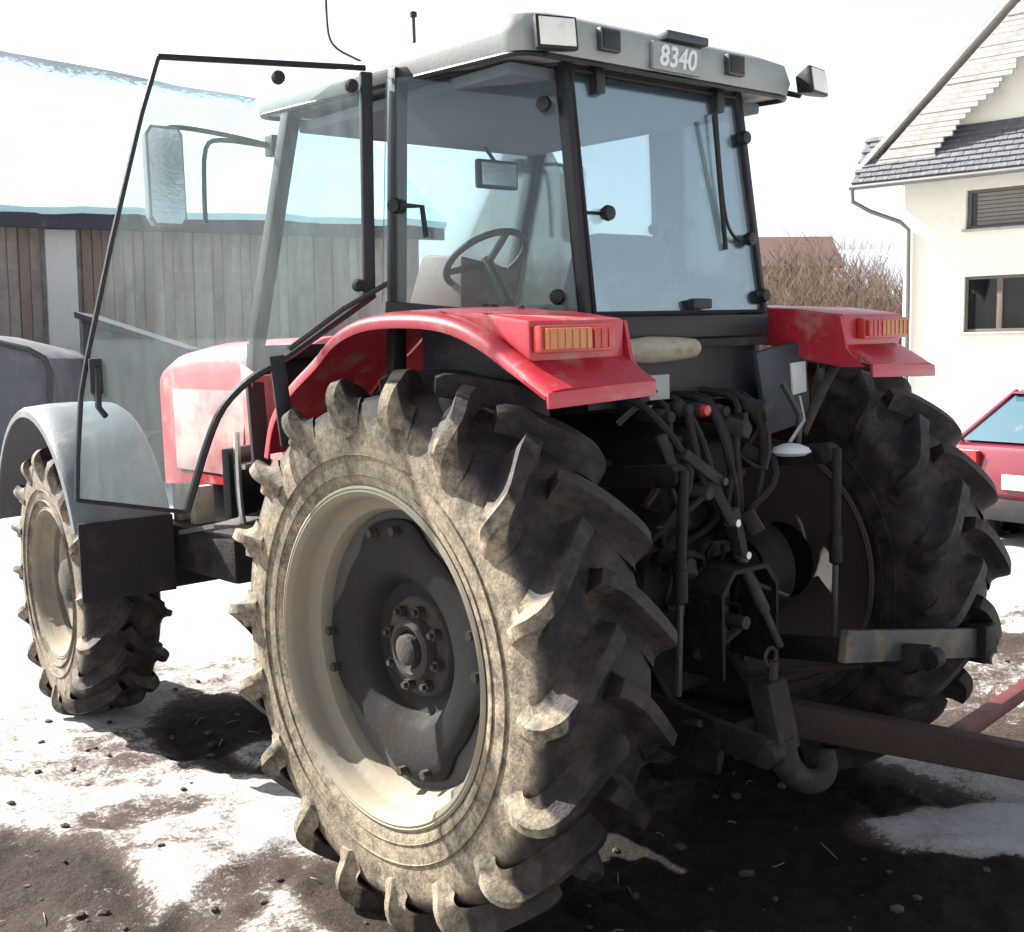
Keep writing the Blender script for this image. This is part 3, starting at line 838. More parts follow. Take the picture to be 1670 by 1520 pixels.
def rear_wheel(x, sg):
    """sg: -1 outer side towards -X"""
    w = empty('rear_wheel', (x, 0, 0.80), (R(4) if sg < 0 else R(11), 0, 0), trac)
    ty = link('tyre', rear_tyre, w)
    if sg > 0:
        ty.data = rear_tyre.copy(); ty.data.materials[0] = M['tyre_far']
    hwr = 0.188
    prof = [(-hwr-0.012, 0.508), (-hwr-0.016, 0.500), (-hwr-0.008, 0.490), (-hwr+0.006, 0.480), (-hwr+0.050, 0.478), (-hwr+0.066, 0.470), (-hwr+0.085, 0.440), (-hwr+0.12, 0.428), (0.05, 0.428), (0.09, 0.440), (0.115, 0.470), (hwr-0.006, 0.485), (hwr+0.008, 0.490), (hwr+0.016, 0.500), (hwr+0.012, 0.508)]
    back = [(t, r+0.010) for t, r in reversed(prof)]
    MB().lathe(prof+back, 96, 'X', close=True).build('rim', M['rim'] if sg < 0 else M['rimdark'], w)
    s = sg
    # flat grey ring carrying a four lobed black casting
    MB().lathe([(s*0.050, 0.434), (s*0.066, 0.426), (s*0.072, 0.36), (s*0.066, 0.25), (s*0.056, 0.25), (s*0.060, 0.36), (s*0.052, 0.420)], 96, 'X', close=True).build('wheel_disc', M['discgrey'], w)
    def lob(t, r, a, i):
        k = 0.5+0.5*math.cos(4*a+0.9)
        if i < 4:
            return t, r*(0.88+0.12*sstep(0.1, 0.8, k))
        return t, r
    dp = [(s*0.060, 0.405), (s*0.084, 0.402), (s*0.096, 0.385), (s*0.098, 0.35), (s*0.088, 0.245), (s*0.070, 0.222), (s*0.030, 0.205), (s*0.018, 0.175), (s*0.012, 0.02)]
    MB().lathe(dp, 96, 'X', mod=lob).build('centre_casting', M['disc'], w)
    if sg > 0:
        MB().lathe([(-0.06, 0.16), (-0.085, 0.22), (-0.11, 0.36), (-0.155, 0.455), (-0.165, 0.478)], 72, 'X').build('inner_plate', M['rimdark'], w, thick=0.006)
    # hub with bolts
    MB().lathe([(s*0.005, 0.165), (s*0.030, 0.155), (s*0.036, 0.145), (s*0.038, 0.10), (s*0.070, 0.092), (s*0.076, 0.075), (s*0.066, 0.060), (s*0.050, 0.055), (s*0.050, 0.0)], 40, 'X').build('hub', M['hub'], w)
    MB().lathe([(s*0.050, 0.050), (s*0.085, 0.047), (s*0.092, 0.035), (s*0.092, 0.0)], 24, 'X').build('hub_cap', M['hub'], w)
    bm2 = MB().lathe([(0, 0.0), (0, 0.018), (s*0.026, 0.018), (s*0.026, 0.010), (s*0.040, 0.010), (s*0.040, 0.0)], 6, 'X').mesh('bolt'); bm2.materials.append(M['hub'])
    for k in range(8):
        a = 2*math.pi*k/8+0.2
        link('bolt', bm2, w, (s*0.036, 0.123*math.cos(a), 0.123*math.sin(a)))
    # rim lugs joining disc and rim
    for k in range(4):
        a = k*math.pi/2 + 1.35
        c, q = math.cos(a), math.sin(a)
        for da in (-0.16, 0.16):
            c, q = math.cos(a+da), math.sin(a+da)
            MB().lathe([(s*0.10, 0.0), (s*0.10, 0.015), (s*0.124, 0.015), (s*0.124, 0.0)], 6, 'X', (0, 0.372*c, 0.372*q)).build('bolt', M['hub'], w)
    return w
rear_wheel(-0.94, -1)['label'] = 'muddy left rear wheel with sunlit beige sidewall'
rear_wheel(0.94, 1)['label'] = 'right rear wheel in shade'

def front_wheel(x, sg):
    w = empty('front_wheel', (x, 2.78, 0.625), (0, 0, R(-6)), trac)
    link('tyre', front_tyre, w)
    h = 0.150
    prof = [(-h-0.010, 0.362), (-h-0.014, 0.352), (-h, 0.338), (-h+0.05, 0.325), (-h+0.075, 0.300), (h-0.075, 0.300), (h-0.05, 0.325), (h, 0.338), (h+0.014, 0.352), (h+0.010, 0.362)]
    MB().lathe(prof+[(t, r+0.01) for t, r in reversed(prof)], 72, 'X', close=True).build('rim', M['rimmud'], w)
    s = sg
    MB().lathe([(s*0.03, 0.302), (s*0.055, 0.28), (s*0.06, 0.22), (s*0.02, 0.17), (s*0.01, 0.11)], 48, 'X').build('wheel_disc', M['rimmud'], w, thick=0.008)
    MB().lathe([(s*-0.12, 0.14), (s*0.02, 0.135), (s*0.06, 0.11), (s*0.10, 0.10), (s*0.115, 0.07), (s*0.115, 0.0)], 32, 'X').build('hub', M['hub'], w)
    bm2 = MB().lathe([(0, 0.0), (0, 0.014), (s*0.02, 0.014), (s*0.02, 0.0)], 6, 'X').mesh('bolt'); bm2.materials.append(M['hub'])
    for k in range(8):
        a = 2*math.pi*k/8
        link('bolt', bm2, w, (s*0.018, 0.15*math.cos(a), 0.15*math.sin(a)))
    return w
front_wheel(-0.90, -1)['label'] = 'left front wheel with dusty sidewall'
front_wheel(0.90, 1)

# front fenders with mud flaps
def front_fender(x, flap=True):
    e = empty('front_fender', (x, 2.78, 0.70), (0, 0, R(-6)), trac)
    rows = []
    for k in range(22):
        a = R(12 + k*(160-12)/21)            # from the front, over the top, to the rear
        rr_ = 0.775
        rows.append([(xx, math.cos(a)*(rr_-dz), math.sin(a)*(rr_-dz)) for xx, dz in ((-0.215, 0.05), (-0.212, 0.02), (-0.19, 0.004), (-0.10, -0.006), (0, -0.008), (0.10, -0.006), (0.19, 0.004), (0.212, 0.02), (0.215, 0.05))])
    MB().sheet(rows).build('fender_shell', M['greyfender'], e, thick=0.008)
    MB().tube([(0.22, -0.30, 0.62), (0.36, -0.15, 0.25), (0.40, 0, 0.0)], 0.02, 8).build('stay', M['black'], e)
    if flap:
        MB().hexa([(-0.205, -0.735, -0.04), (0.205, -0.735, -0.04), (0.205, -0.722, -0.04), (-0.205, -0.722, -0.04), (-0.205, -0.742, 0.30), (0.205, -0.742, 0.30), (0.205, -0.727, 0.30), (-0.205, -0.727, 0.30)]).build('mud_flap', M['flap'], e, bevel=0.004)
    return e
front_fender(-0.92); front_fender(0.92)

# rear fenders --------------------------------------------------------------
FP = [(0.88, 1.34), (0.825, 1.47), (0.70, 1.58), (0.53, 1.675), (0.40, 1.755), (0.24, 1.798), (0.04, 1.806), (-0.17, 1.790), (-0.33, 1.742), (-0.46, 1.672), (-0.61, 1.590)]
def rear_fender(sg):
    e = empty('rear_fender', (0, 0, 0), (0, 0, 0), trac)
    cv = [Vector((0, y, z)) for y, z in FP]
    cv = catmull(cv, 4)
    rows = []
    n = len(cv)
    for i, c in enumerate(cv):
        d = (cv[min(i+1, n-1)] - cv[max(i-1, 0)]).normalized()
        nr = Vector((0, -d.z, d.y))
        if nr.z < 0 and i > 2: nr = -nr
        if i <= 2 and nr.y < 0: nr = -nr
        k = sstep(0.78, 1.0, i/(n-1))
        xin = 0.560
        xo = 0.975
        row = []
        for x, off in ((xo, -0.030), (xo+0.004, -0.012), (xo-0.004, 0.004), (xo-0.020, 0.014), (xo-0.06, 0.022), (xo-0.20, 0.028), (0.68, 0.030), (xin, 0.030)):
            q = c + nr*off*(1-0.35*k)
            row.append((sg*x, q.y, q.z))
        rows.append(row)
    MB().sheet(rows).build('fender_shell', M['red'], e, thick=0.006, sharp=50)
    y, z = FP[-1]
    MB().hexa([(sg*0.978, y-0.010, z-0.040), (sg*0.56, y-0.010, z-0.026), (sg*0.56, y+0.002, z-0.026), (sg*0.978, y+0.002, z-0.040),
               (sg*0.978, y-0.008, z+0.004), (sg*0.56, y-0.008, z+0.020), (sg*0.56, y+0.004, z+0.020), (sg*0.978, y+0.004, z+0.004)]).build('rear_lip', M['red'], e, bevel=0.004)
    for (by, bz) in ((0.30, 1.79), (0.05, 1.835), (-0.12, 1.825)):
        MB().lathe([(0.0, 0.0), (0.0, 0.012), (0.008, 0.010), (0.010, 0.0)], 8, 'Z', (sg*0.62, by, bz+0.003)).build('bolt', M['iron'], e)
    # inner side wall between fender and cab
    ip = [(y_, z_+0.022) for y_, z_ in FP[:8]] + [(-0.30, 1.805), (-0.497, 1.778), (-0.52, 1.665), (-0.59, 1.60), (-0.50, 1.60), (-0.36, 1.625), (-0.20, 1.68)] + [(y_*0.90, 0.80+(z_-0.80)*0.90) for y_, z_ in reversed(FP[:6])]
    MB().prism(ip, 'X', sg*0.545, sg*0.5585).build('inner_wall', M['red'], e)
    # raised block that carries the lamp
    MB().prism([(-0.08, 1.826), (-0.30, 1.812), (-0.500, 1.785), (-0.500, 1.672), (-0.40, 1.728), (-0.26, 1.785)], 'X', sg*0.5605, sg*0.935).build('lamp_block', M['red'], e, bevel=0.012)
    lx0, lx1 = 0.925, 0.640
    lb = MB().box(*sorted((sg*lx0, sg*lx1)), -0.535, -0.5015, 1.695, 1.770).build('tail_lamp', M['redlens'], e, bevel=0.008)
    MB().box(*sorted((sg*(lx0-0.012), sg*(lx0-0.185))), -0.549, -0.5355, 1.704, 1.762).build('amber_lens', M['amber'], lb, bevel=0.005)
    MB().box(*sorted((sg*(lx0-0.190), sg*(lx1+0.010))), -0.549, -0.5355, 1.704, 1.762).build('red_lens', M['redlens'], lb, bevel=0.005)
    for k in range(9):
        xx = lx0-0.022-k*0.028
        MB().box(*sorted((sg*xx, sg*(xx-0.004))), -0.552, -0.5493, 1.706, 1.760).build('lens_rib', M['amber'] if k < 6 else M['redlens'], lb)
    return e
rear_fender(-1)['label'] = 'red left rear fender with amber lamp'
rear_fender(1)['label'] = 'red right rear fender'
# rubber edge flange at the front of the left fender
MB().bar((-0.93, 1.00, 1.60), (-0.96, 0.925, 1.30), 0.07, 0.02, up=(0, 1, 0.2)).build('fender_flange', M['rubber'], trac, bevel=0.004)
MB().hexa([(-0.95, 1.00, 1.33), (-0.72, 1.22, 1.33), (-0.72, 1.23, 1.33), (-0.95, 1.01, 1.33), (-0.95, 0.98, 1.62), (-0.72, 1.20, 1.62), (-0.72, 1.21, 1.62), (-0.95, 0.99, 1.62)]).build('step_guard', M['red_faded'], trac, bevel=0.003)

# running gear ---------------------------------------------------------------
tr_ = MB().loft([[(sx_*0.27, y, 0.52), (sx_*0.30, y, 0.80), (sx_*0.24, y, 1.12), (0 if False else -sx_*0.24, y, 1.12), (-sx_*0.30, y, 0.80), (-sx_*0.27, y, 0.52)] for y, sx_ in ((-0.30, 1.0), (-0.22, 1.08), (0.35, 1.05), (0.45, 0.82), (1.55, 0.82))])
tro = tr_.build('transmission_housing', M['oily'], trac, bevel=0.02)
bolt_me = MB().lathe([(0, 0.0), (0, 0.016), (-0.016, 0.016), (-0.016, 0.0)], 6, 'Y').mesh('bolt'); bolt_me.materials.append(M['iron'])
for (bx, bz) in [(-0.24, 0.58), (-0.26, 0.78), (-0.22, 1.0), (0.24, 0.58), (0.26, 0.78), (0.22, 1.0), (-0.1, 1.06), (0.1, 1.06)]:
    link('bolt', bolt_me, tro, (bx, -0.30, bz))
MB().lathe([(-0.80, 0.10), (-0.60, 0.115), (-0.42, 0.15), (-0.30, 0.20), (0.30, 0.20), (0.42, 0.15), (0.60, 0.115), (0.80, 0.10)], 32, 'X', (0, 0, 0.80)).build('rear_axle', M['oily'], trac)
for sx_ in (-1, 1):
    MB().lathe([(sx_*0.60, 0.13), (sx_*0.64, 0.20), (sx_*0.70, 0.20), (sx_*0.72, 0.16)], 28, 'X', (0, 0, 0.80)).build('brake_drum', M['iron'], trac)
MB().loft([[(-0.25, y, 0.62), (0.25, y, 0.62), (0.27, y, 1.0), (0.2, y, 1.2), (-0.2, y, 1.2), (-0.27, y, 1.0)] for y in (1.551, 2.75)]).build('engine_block', M['oily'], trac, bevel=0.02)
MB().bar((-0.75, 2.78, 0.60), (0.75, 2.78, 0.60), 0.16, 0.16).build('front_axle', M['oily'], trac, bevel=0.02)
MB().box(-0.17, 0.17, 2.751, 3.35, 0.66, 0.94).build('front_support', M['oily'], trac, bevel=0.03)
# fuel tank / rail below the cab, left and right
for sx_ in (-1, 1):
    t_ = MB().box(*sorted((sx_*0.44, sx_*0.72)), 1.62, 2.35, 0.72, 0.93).build('fuel_tank', M['oily'], trac, bevel=0.03)
    MB().bar((sx_*0.725, 1.58, 1.0), (sx_*0.725, 2.10, 0.90), 0.02, 0.02).build('pipe', M['steel'], t_)
for y in (2.08, 2.25):
    MB().box(-0.66, -0.56, y, y+0.05, 0.92, 1.10).build('battery_post', M['beige'], trac, bevel=0.006)
# hood
def hood_ring(y, top, hw, bot):
    P = []
    for k in range(13):
        a = math.pi*k/12
        c, s_ = math.cos(a), math.sin(a)
        ex = 0.42
        P.append((hw*math.copysign(abs(c)**ex, c), y, bot + (top-bot)*(0.78 + 0.22*abs(s_)**0.8) if 0 < k < 12 else bot + (top-bot)*0.78))
    P.append((-hw*1.0, y, bot)); P.append((hw*1.0, y, bot))
    return P
MB().loft([hood_ring(1.52, 1.765, 0.40, 1.10), hood_ring(2.0, 1.76, 0.405, 1.08), hood_ring(2.5, 1.745, 0.405, 1.06), hood_ring(2.80, 1.71, 0.40, 1.04), hood_ring(2.96, 1.66, 0.38, 1.02), hood_ring(3.05, 1.58, 0.33, 1.02), hood_ring(3.09, 1.45, 0.25, 1.04)]).build('hood', M['red'], trac, sharp=55)
MB().box(-0.412, -0.4065, 1.60, 2.75, 1.12, 1.52).build('hood_side_panel', M['red_faded'], trac, bevel=0.002)

# cab ------------------------------------------------------------------------
ZB, ZR = 1.80, 2.60
C_b, C_t = (0.445, -0.235), (0.425, -0.125)
B_b, B_t = (0.745, 0.405), (0.685, 0.385)
A_b, A_t = (0.665, 1.44), (0.640, 1.11)
frame = empty('cab_frame', (0, 0, 0), (0, 0, 0), trac)
def post(pb, pt, zb, zt, w, d, name='pillar', s=1):
    MB().bar((s*pb[0], pb[1], zb), (s*pt[0], pt[1], zt), w, d, up=(0, 1, 0)).build(name, M['black'], frame, bevel=0.008)
for s in (-1, 1):
    post((C_b[0], C_b[1]), C_t, 1.74, 2.63, 0.040, 0.045, s=s)
    post(B_b, B_t, 1.20, 2.63, 0.055, 0.045, s=s)
    post(A_b, A_t, 1.74, 2.66, 0.06, 0.055, s=s)
    post((A_b[0], A_b[1]+0.10), A_b, 1.18, 1.74, 0.06, 0.055, s=s)
    MB().bar((s*B_t[0], B_t[1], 2.61), (s*A_t[0], A_t[1], 2.64), 0.05, 0.05).build('roof_rail', M['black'], frame, bevel=0.006)
    MB().bar((s*C_t[0], C_t[1], 2.60), (s*B_t[0], B_t[1], 2.605), 0.045, 0.05).build('roof_rail', M['black'], frame, bevel=0.006)
    MB().bar((s*C_b[0], C_b[1], 1.765), (s*B_b[0], B_b[1], 1.845), 0.05, 0.05).build('sill_rail', M['black'], frame, bevel=0.006)
    MB().bar((s*0.74, 0.45, 1.20), (s*0.68, 1.52, 1.20), 0.06, 0.07).build('door_sill', M['black'], frame, bevel=0.006)
MB().bar((0.715, 0.42, 1.62), (0.665, 0.40, 2.58), 0.05, 0.16, up=(0, 1, 0)).build('pillar_trim', M['panel'], frame, bevel=0.02)
MB().bar((-0.45, -0.24, 1.757), (0.45, -0.24, 1.757), 0.05, 0.075).build('rear_rail', M['black'], frame, bevel=0.008)
MB().bar((-0.45, -0.245, 1.700), (0.45, -0.245, 1.700), 0.03, 0.03).build('rear_rail', M['rubber'], frame, bevel=0.004)
MB().bar((-0.43, -0.125, 2.585), (0.43, -0.125, 2.585), 0.04, 0.04).build('rear_rail', M['black'], frame, bevel=0.006)
MB().bar((-0.64, 1.11, 2.62), (0.64, 1.11, 2.62), 0.05, 0.06).build('front_rail', M['black'], frame, bevel=0.006)
MB().bar((-0.665, 1.45, 1.70), (0.665, 1.45, 1.70), 0.05, 0.06).build('front_rail', M['black'], frame, bevel=0.006)
# floor, bulkheads
MB().prism([(-0.72, 0.40), (0.72, 0.40), (0.66, 1.54), (-0.66, 1.54)], 'Z', 1.10, 1.18).build('cab_floor', M['black'], trac, bevel=0.01)
MB().prism([(-0.54, -0.20), (0.54, -0.20), (0.54, 0.46), (-0.54, 0.46)], 'Z', 1.52, 1.60).build('seat_platform', M['black'], trac, bevel=0.01)
MB().box(-0.54, 0.54, 0.46, 0.48, 1.12, 1.58).build('platform_riser', M['black'], trac)
MB().box(-0.64, 0.64, 1.47, 1.50, 1.181, 1.69).build('firewall', M['black'], trac)
for s in (-1, 1):
    MB().prism([(0.56, 1.20), (1.48, 1.20), (1.50, 1.66), (0.56, 1.30)] if s < 0 else [(0.56, 1.20), (1.48, 1.20), (1.50, 1.62), (0.56, 1.62)], 'X', *sorted((s*0.70, s*0.712))).build('cab_side_panel', M['red_faded'], trac, bevel=0.002)
# glazing
def quad_pane(name, P, mat, parent, t=0.006):
    P = [Vector(p) for p in P]
    n = (P[1]-P[0]).cross(P[3]-P[0]).normalized()*t/2
    b = MB().hexa([p-n for p in P] + [p+n for p in P])
    return b.build(name, mat, parent)
rw = empty('rear_window', (0, 0, 0), (0, 0, 0), trac)
quad_pane('pane', [(-0.432, -0.248, 1.80), (0.432, -0.248, 1.80), (0.412, -0.145, 2.57), (-0.412, -0.145, 2.57)], M['rear_glass'], rw)
seal = [(-0.430, -0.252, 1.805), (0.430, -0.252, 1.805), (0.410, -0.150, 2.565), (-0.410, -0.150, 2.565)]
MB().tube(seal, 0.009, 6, closed=True).build('seal', M['rubber'], rw)
knob = MB().lathe([(0.0, 0.0), (0.0, 0.018), (-0.02, 0.026), (-0.035, 0.022), (-0.04, 0.0)], 14, 'Y').mesh('knob'); knob.materials.append(M['black'])
for (kx, kz) in ((-0.335, 2.12), (0.38, 2.06), (0.415, 2.42), (0.425, 1.86)):
    yy = -0.248 + (kz-1.80)/0.77*0.103
    link('knob', knob, rw, (kx, yy, kz))
MB().box(0.02, 0.12, -0.275, -0.245, 1.815, 1.85).build('latch', M['black'], rw, bevel=0.008)
MB().tube([(-0.335, -0.21, 2.12), (-0.41, -0.205, 2.12)], 0.006, 6).build('hinge_pin', M['black'], rw)
for kx in (-0.30, 0.30):
    MB().box(kx-0.02, kx+0.02, -0.175, -0.135, 2.50, 2.60).build('hinge', M['black'], rw, bevel=0.006)
wp = MB().tube([(0.27, -0.175, 2.50), (0.262, -0.20, 2.28), (0.27, -0.218, 2.12), (0.31, -0.228, 2.06), (0.37, -0.225, 2.055)], 0.006, 6, smooth=4).build('wiper', M['black'], rw)
MB().bar((0.235, -0.195, 2.48), (0.255, -0.225, 2.02), 0.014, 0.01).build('blade', M['rubber'], wp)
for s in (-1, 1):
    sw = empty('rear_side_window', (0, 0, 0), (0, 0, 0), trac)
    quad_pane('pane', [(s*0.465, -0.215, 1.80), (s*0.755, 0.425, 1.865), (s*0.725, 0.395, 2.595), (s*0.442, -0.105, 2.58)], M['cab_glass'], sw)
    for (t, z) in ((0.08, 1.86), (0.92, 2.18), (0.06, 2.46)):
        v_ = (z-1.80-0.065*t)/(0.78-0.05*t)
        x_ = s*((0.465+0.29*t)*(1-v_) + (0.442+0.283*t)*v_); y_ = (-0.215+0.64*t)*(1-v_) + (-0.105+0.50*t)*v_
        o = link('knob', knob, sw, (x_, y_, z), (0, 0, R(-65)*(-s) if s < 0 else R(65)))
        o.rotation_euler = (0, 0, R(-66) if s < 0 else R(66))
    if s < 0:
        MB().tube([(-0.735, 0.36, 2.18), (-0.72, 0.30, 2.175), (-0.70, 0.26, 2.17), (-0.695, 0.25, 2.07)], 0.009, 6).build('handle', M['black'], sw)
ws = empty('windshield', (0, 0, 0), (0, 0, 0), trac)
quad_pane('pane', [(-0.64, 1.465, 1.72), (0.64, 1.465, 1.72), (0.62, 1.13, 2.60), (-0.62, 1.13, 2.60)], M['cab_glass'], ws)
rd = empty('right_door', (0, 0, 0), (0, 0, 0), trac)
quad_pane('pane', [(0.735, 0.50, 1.64), (0.675, 1.44, 1.64), (0.655, 1.10, 2.60), (0.728, 0.46, 2.60)], M['cab_glass'], rd)
MB().tube([(0.745, 0.49, 1.63), (0.685, 1.45, 1.63), (0.660, 1.11, 2.60), (0.735, 0.46, 2.60)], 0.014, 6, closed=True).build('door_frame', M['black'], rd)
MB().tube([(0.70, 0.62, 1.70), (0.69, 0.60, 1.95), (0.70, 0.70, 2.0)], 0.012, 6).build('handle', M['black'], rd)

# open left door --------------------------------------------------------------
dr = empty('open_door', (-0.765, 0.455, 0), (0, 0, R(180-20)), trac)
dr['label'] = 'dusty glass door standing open with a curved lower edge'
# local x runs outwards from the hinge, y ~ 0, z up
outl = [(0.00, 2.635), (0.66, 2.635), (0.72, 2.46), (0.835, 2.06), (0.925, 1.72), (0.952, 1.60), (0.975, 1.40), (0.985, 1.27), (0.655, 1.205), (0.625, 1.29), (0.575, 1.43), (0.52, 1.54), (0.43, 1.625), (0.32, 1.685), (0.16, 1.79), (0.0, 1.895)]
cx_ = sum(p[0] for p in outl)/len(outl); cz_ = sum(p[1] for p in outl)/len(outl)
ins = [(x+(cx_-x)*0.012, z+(cz_-z)*0.012) for x, z in outl]
MB().prism(ins, 'Y', -0.003, 0.003).build('pane', M['door_glass'], dr)
MB().tube([(x, 0, z) for x, z in outl[1:8]], 0.0085, 6).build('edge_seal', M['black'], dr)
MB().tube([(x, 0, z) for x, z in outl[:2]], 0.010, 6).build('top_frame', M['black'], dr)
MB().tube([(x, 0, z) for x, z in outl[8:]], 0.013, 6, smooth=3).build('lower_frame', M['black'], dr)
MB().tube([(x, 0, z) for x, z in outl[7:9]], 0.008, 6).build('bottom_frame', M['rubber'], dr)
MB().bar((0.02, 0, 1.88), (0.0, 0, 2.62), 0.040, 0.035, up=(0, 1, 0)).build('hinge_post', M['black'], dr, bevel=0.006)
MB().bar((0.34, 0, 1.70), (0.315, 0, 1.40), 0.05, 0.02, up=(0, 1, 0)).build('stay_bar', M['black'], dr, bevel=0.004)
MB().tube([(0.90, 0.02, 1.69), (0.90, 0.05, 1.68), (0.905, 0.05, 1.56), (0.885, 0.03, 1.53)], 0.010, 6).build('handle', M['black'], dr)
MB().box(0.885, 0.925, -0.02, 0.045, 1.60, 1.71).build('lock_case', M['black'], dr, bevel=0.006)
for (kx, kz) in ((0.05, 2.575), (0.055, 1.925), (0.29, 2.59)):
    MB().lathe([(0.03, 0.0), (0.03, 0.016), (0.008, 0.022), (-0.008, 0.022), (-0.03, 0.016), (-0.03, 0.0)], 12, 'Y', (kx, 0, kz)).build('knob', M['rubber'], dr)
MB().tube([(-0.04, 0.03, 1.93), (0.12, 0.03, 1.845), (0.30, 0.02, 1.72)], 0.010, 6).build('gas_strut', M['iron'], dr)

# roof -------------------------------------------------------------------------
roof = empty('cab_roof', (0, 0, -0.025), (0, 0, 0), trac)
roof['label'] = 'pale grey cab roof with work lamps'
def roof_ring(z, hw, y0, y1, rc):
    P = []
    for (cx, cy, a0) in ((hw-rc, y1-rc, 0), (-hw+rc, y1-rc, 90), (-hw+rc, y0+rc, 180), (hw-rc, y0+rc, 270)):
        for k in range(6):
            a = R(a0+k*18)
            P.append((cx+rc*math.cos(a), cy+rc*math.sin(a), z))
    return P
def slope(P, k=0.028):
    return [(x, y, z + k*(y+0.1)) for x, y, z in P]
MB().loft([slope(roof_ring(2.612, 0.62, -0.15, 1.22, 0.06)), slope(roof_ring(2.612, 0.675, -0.215, 1.36, 0.07)), slope(roof_ring(2.66, 0.690, -0.225, 1.38, 0.08)), slope(roof_ring(2.715, 0.685, -0.215, 1.36, 0.10), 0.0), slope(roof_ring(2.745, 0.62, -0.165, 1.28, 0.14), -0.01), slope(roof_ring(2.758, 0.40, 0.05, 1.05, 0.2), -0.01)]).build('roof_shell', M['roof'], roof, sharp=60)
MB().prism([(-0.62, -0.10), (0.62, -0.10), (0.60, 1.15), (-0.60, 1.15)], 'Z', 2.560, 2.6).build('headliner', M['lining'], roof, bevel=0.01)
MB().tube(slope(roof_ring(2.606, 0.668, -0.21, 1.35, 0.07)), 0.010, 6, closed=True).build('drip_edge', M['black'], roof)
def work_lamp(loc, rz, bracket=True):
    wl = empty('work_lamp', loc, (R(-8), 0, rz), roof)
    MB().loft([[(-0.035, 0.02, -0.03), (0.035, 0.02, -0.03), (0.035, 0.02, 0.03), (-0.035, 0.02, 0.03)], [(-0.066, -0.035, -0.048), (0.066, -0.035, -0.048), (0.066, -0.035, 0.048), (-0.066, -0.035, 0.048)], [(-0.068, -0.055, -0.050), (0.068, -0.055, -0.050), (0.068, -0.055, 0.050), (-0.068, -0.055, 0.050)]]).build('housing', M['black'], wl, bevel=0.006)
    MB().box(-0.058, 0.058, -0.0605, -0.0552, -0.041, 0.041).build('lens', M['lens'], wl, bevel=0.002)
    if bracket:
        MB().tube([(0, 0.0, 0.0), (0, 0.03, -0.03), (0, 0.09, 0.0)], 0.012, 6).build('bracket', M['black'], wl)
    return wl
work_lamp((-0.590, -0.245, 2.640), R(-18))
work_lamp((0.700, -0.245, 2.650), R(10))
for (vx, vz) in ((-0.325, 2.672), (0.30, 2.672)):
    v_ = MB().box(vx-0.045, vx+0.045, -0.246, -0.224, vz-0.034, vz+0.036).build('marker_lamp', M['panel'], roof, bevel=0.006)
    MB().box(vx-0.036, vx+0.036, -0.2495, -0.2462, vz-0.026, vz+0.028).build('lens', M['black'], v_, bevel=0.001)
pl = MB().box(-0.125, 0.110, -0.240, -0.226, 2.612, 2.700).build('number_sign', M['signdark'], roof, bevel=0.002)
MB().box(-0.065, 0.145, -0.25, -0.20, 2.712, 2.742).build('sign_lamp', M['panel'], roof, bevel=0.008)
fc = bpy.data.curves.new('digits', 'FONT')
fc.body = '8340'; fc.size = 0.092; fc.shear = 0.18; fc.extrude = 0.0015; fc.align_x = 'CENTER'; fc.align_y = 'CENTER'; fc.offset = 0.0022
fc.materials.append(M['white'])
tmp_t = bpy.data.objects.new('digits_curve', fc)
COL.objects.link(tmp_t)
bpy.context.view_layer.update()
dme = bpy.data.meshes.new_from_object(tmp_t.evaluated_get(bpy.context.evaluated_depsgraph_get()))
bpy.data.objects.remove(tmp_t)
dme.materials.clear(); dme.materials.append(M['white'])
link('digits', dme, pl, (-0.008, -0.2420, 2.655), (R(90), 0, 0))
# antenna wires
MB().tube([(-0.62, 0.58, 2.70), (-0.66, 0.66, 2.74), (-0.70, 0.74, 2.80), (-0.70, 0.77, 2.90), (-0.70, 0.76, 3.10)], 0.0045, 6, smooth=4).build('antenna', M['iron'], roof)
MB().tube([(-0.60, 0.40, 2.74), (-0.60, 0.40, 2.84)], 0.006, 6).build('antenna', M['iron'], roof)
MB().lathe([(0.0, 0.0), (0.006, 0.012), (0.02, 0.012), (0.026, 0.0)], 10, 'Z', (-0.60, 0.40, 2.83)).build('antenna_tip', M['black'], roof)

# mirrors ----------------------------------------------------------------------
for s in (-1, 1):
    mr_ = empty('wing_mirror', (s*0.645, 1.27, 2.30), (0, 0, 0), trac)
    MB().tube([(0, 0, 0.20), (s*0.16, 0.06, 0.235), (s*0.33, 0.10, 0.255), (s*0.40, 0.10, 0.24), (s*0.42, 0.10, 0.19)], 0.010, 6, smooth=3).build('arm', M['black'], mr_)
    MB().tube([(s*0.02, 0.01, 0.20), (s*0.19, 0.06, 0.215), (s*0.245, 0.08, 0.18), (s*0.26, 0.08, 0.03), (s*0.262, 0.08, -0.10)], 0.010, 6, smooth=3).build('arm', M['black'], mr_)
    MB().box(-0.02, 0.02, -0.03, 0.03, 0.16, 0.24).build('mount', M['black'], mr_, bevel=0.006)
    mb_ = MB().loft([[(s*0.42+a*0.075*q, y, 0.065+b*0.185*q) for a, b in ((-0.75, -1), (0.75, -1), (1, -0.85), (1, 0.85), (0.75, 1), (-0.75, 1), (-1, 0.85), (-1, -0.85))] for y, q in ((0.06, 1.0), (0.10, 0.97), (0.125, 0.7))])
    mo = mb_.build('mirror_case', M['greyfender'], mr_, bevel=0.006)
    MB().loft([[(s*0.42+a*0.066, y, 0.065+b*0.172) for a, b in ((-0.75, -1), (0.75, -1), (1, -0.85), (1, 0.85), (0.75, 1), (-0.75, 1), (-1, 0.85), (-1, -0.85))] for y in (0.0555, 0.0595)]).build('mirror_glass', M['mirror'], mo)

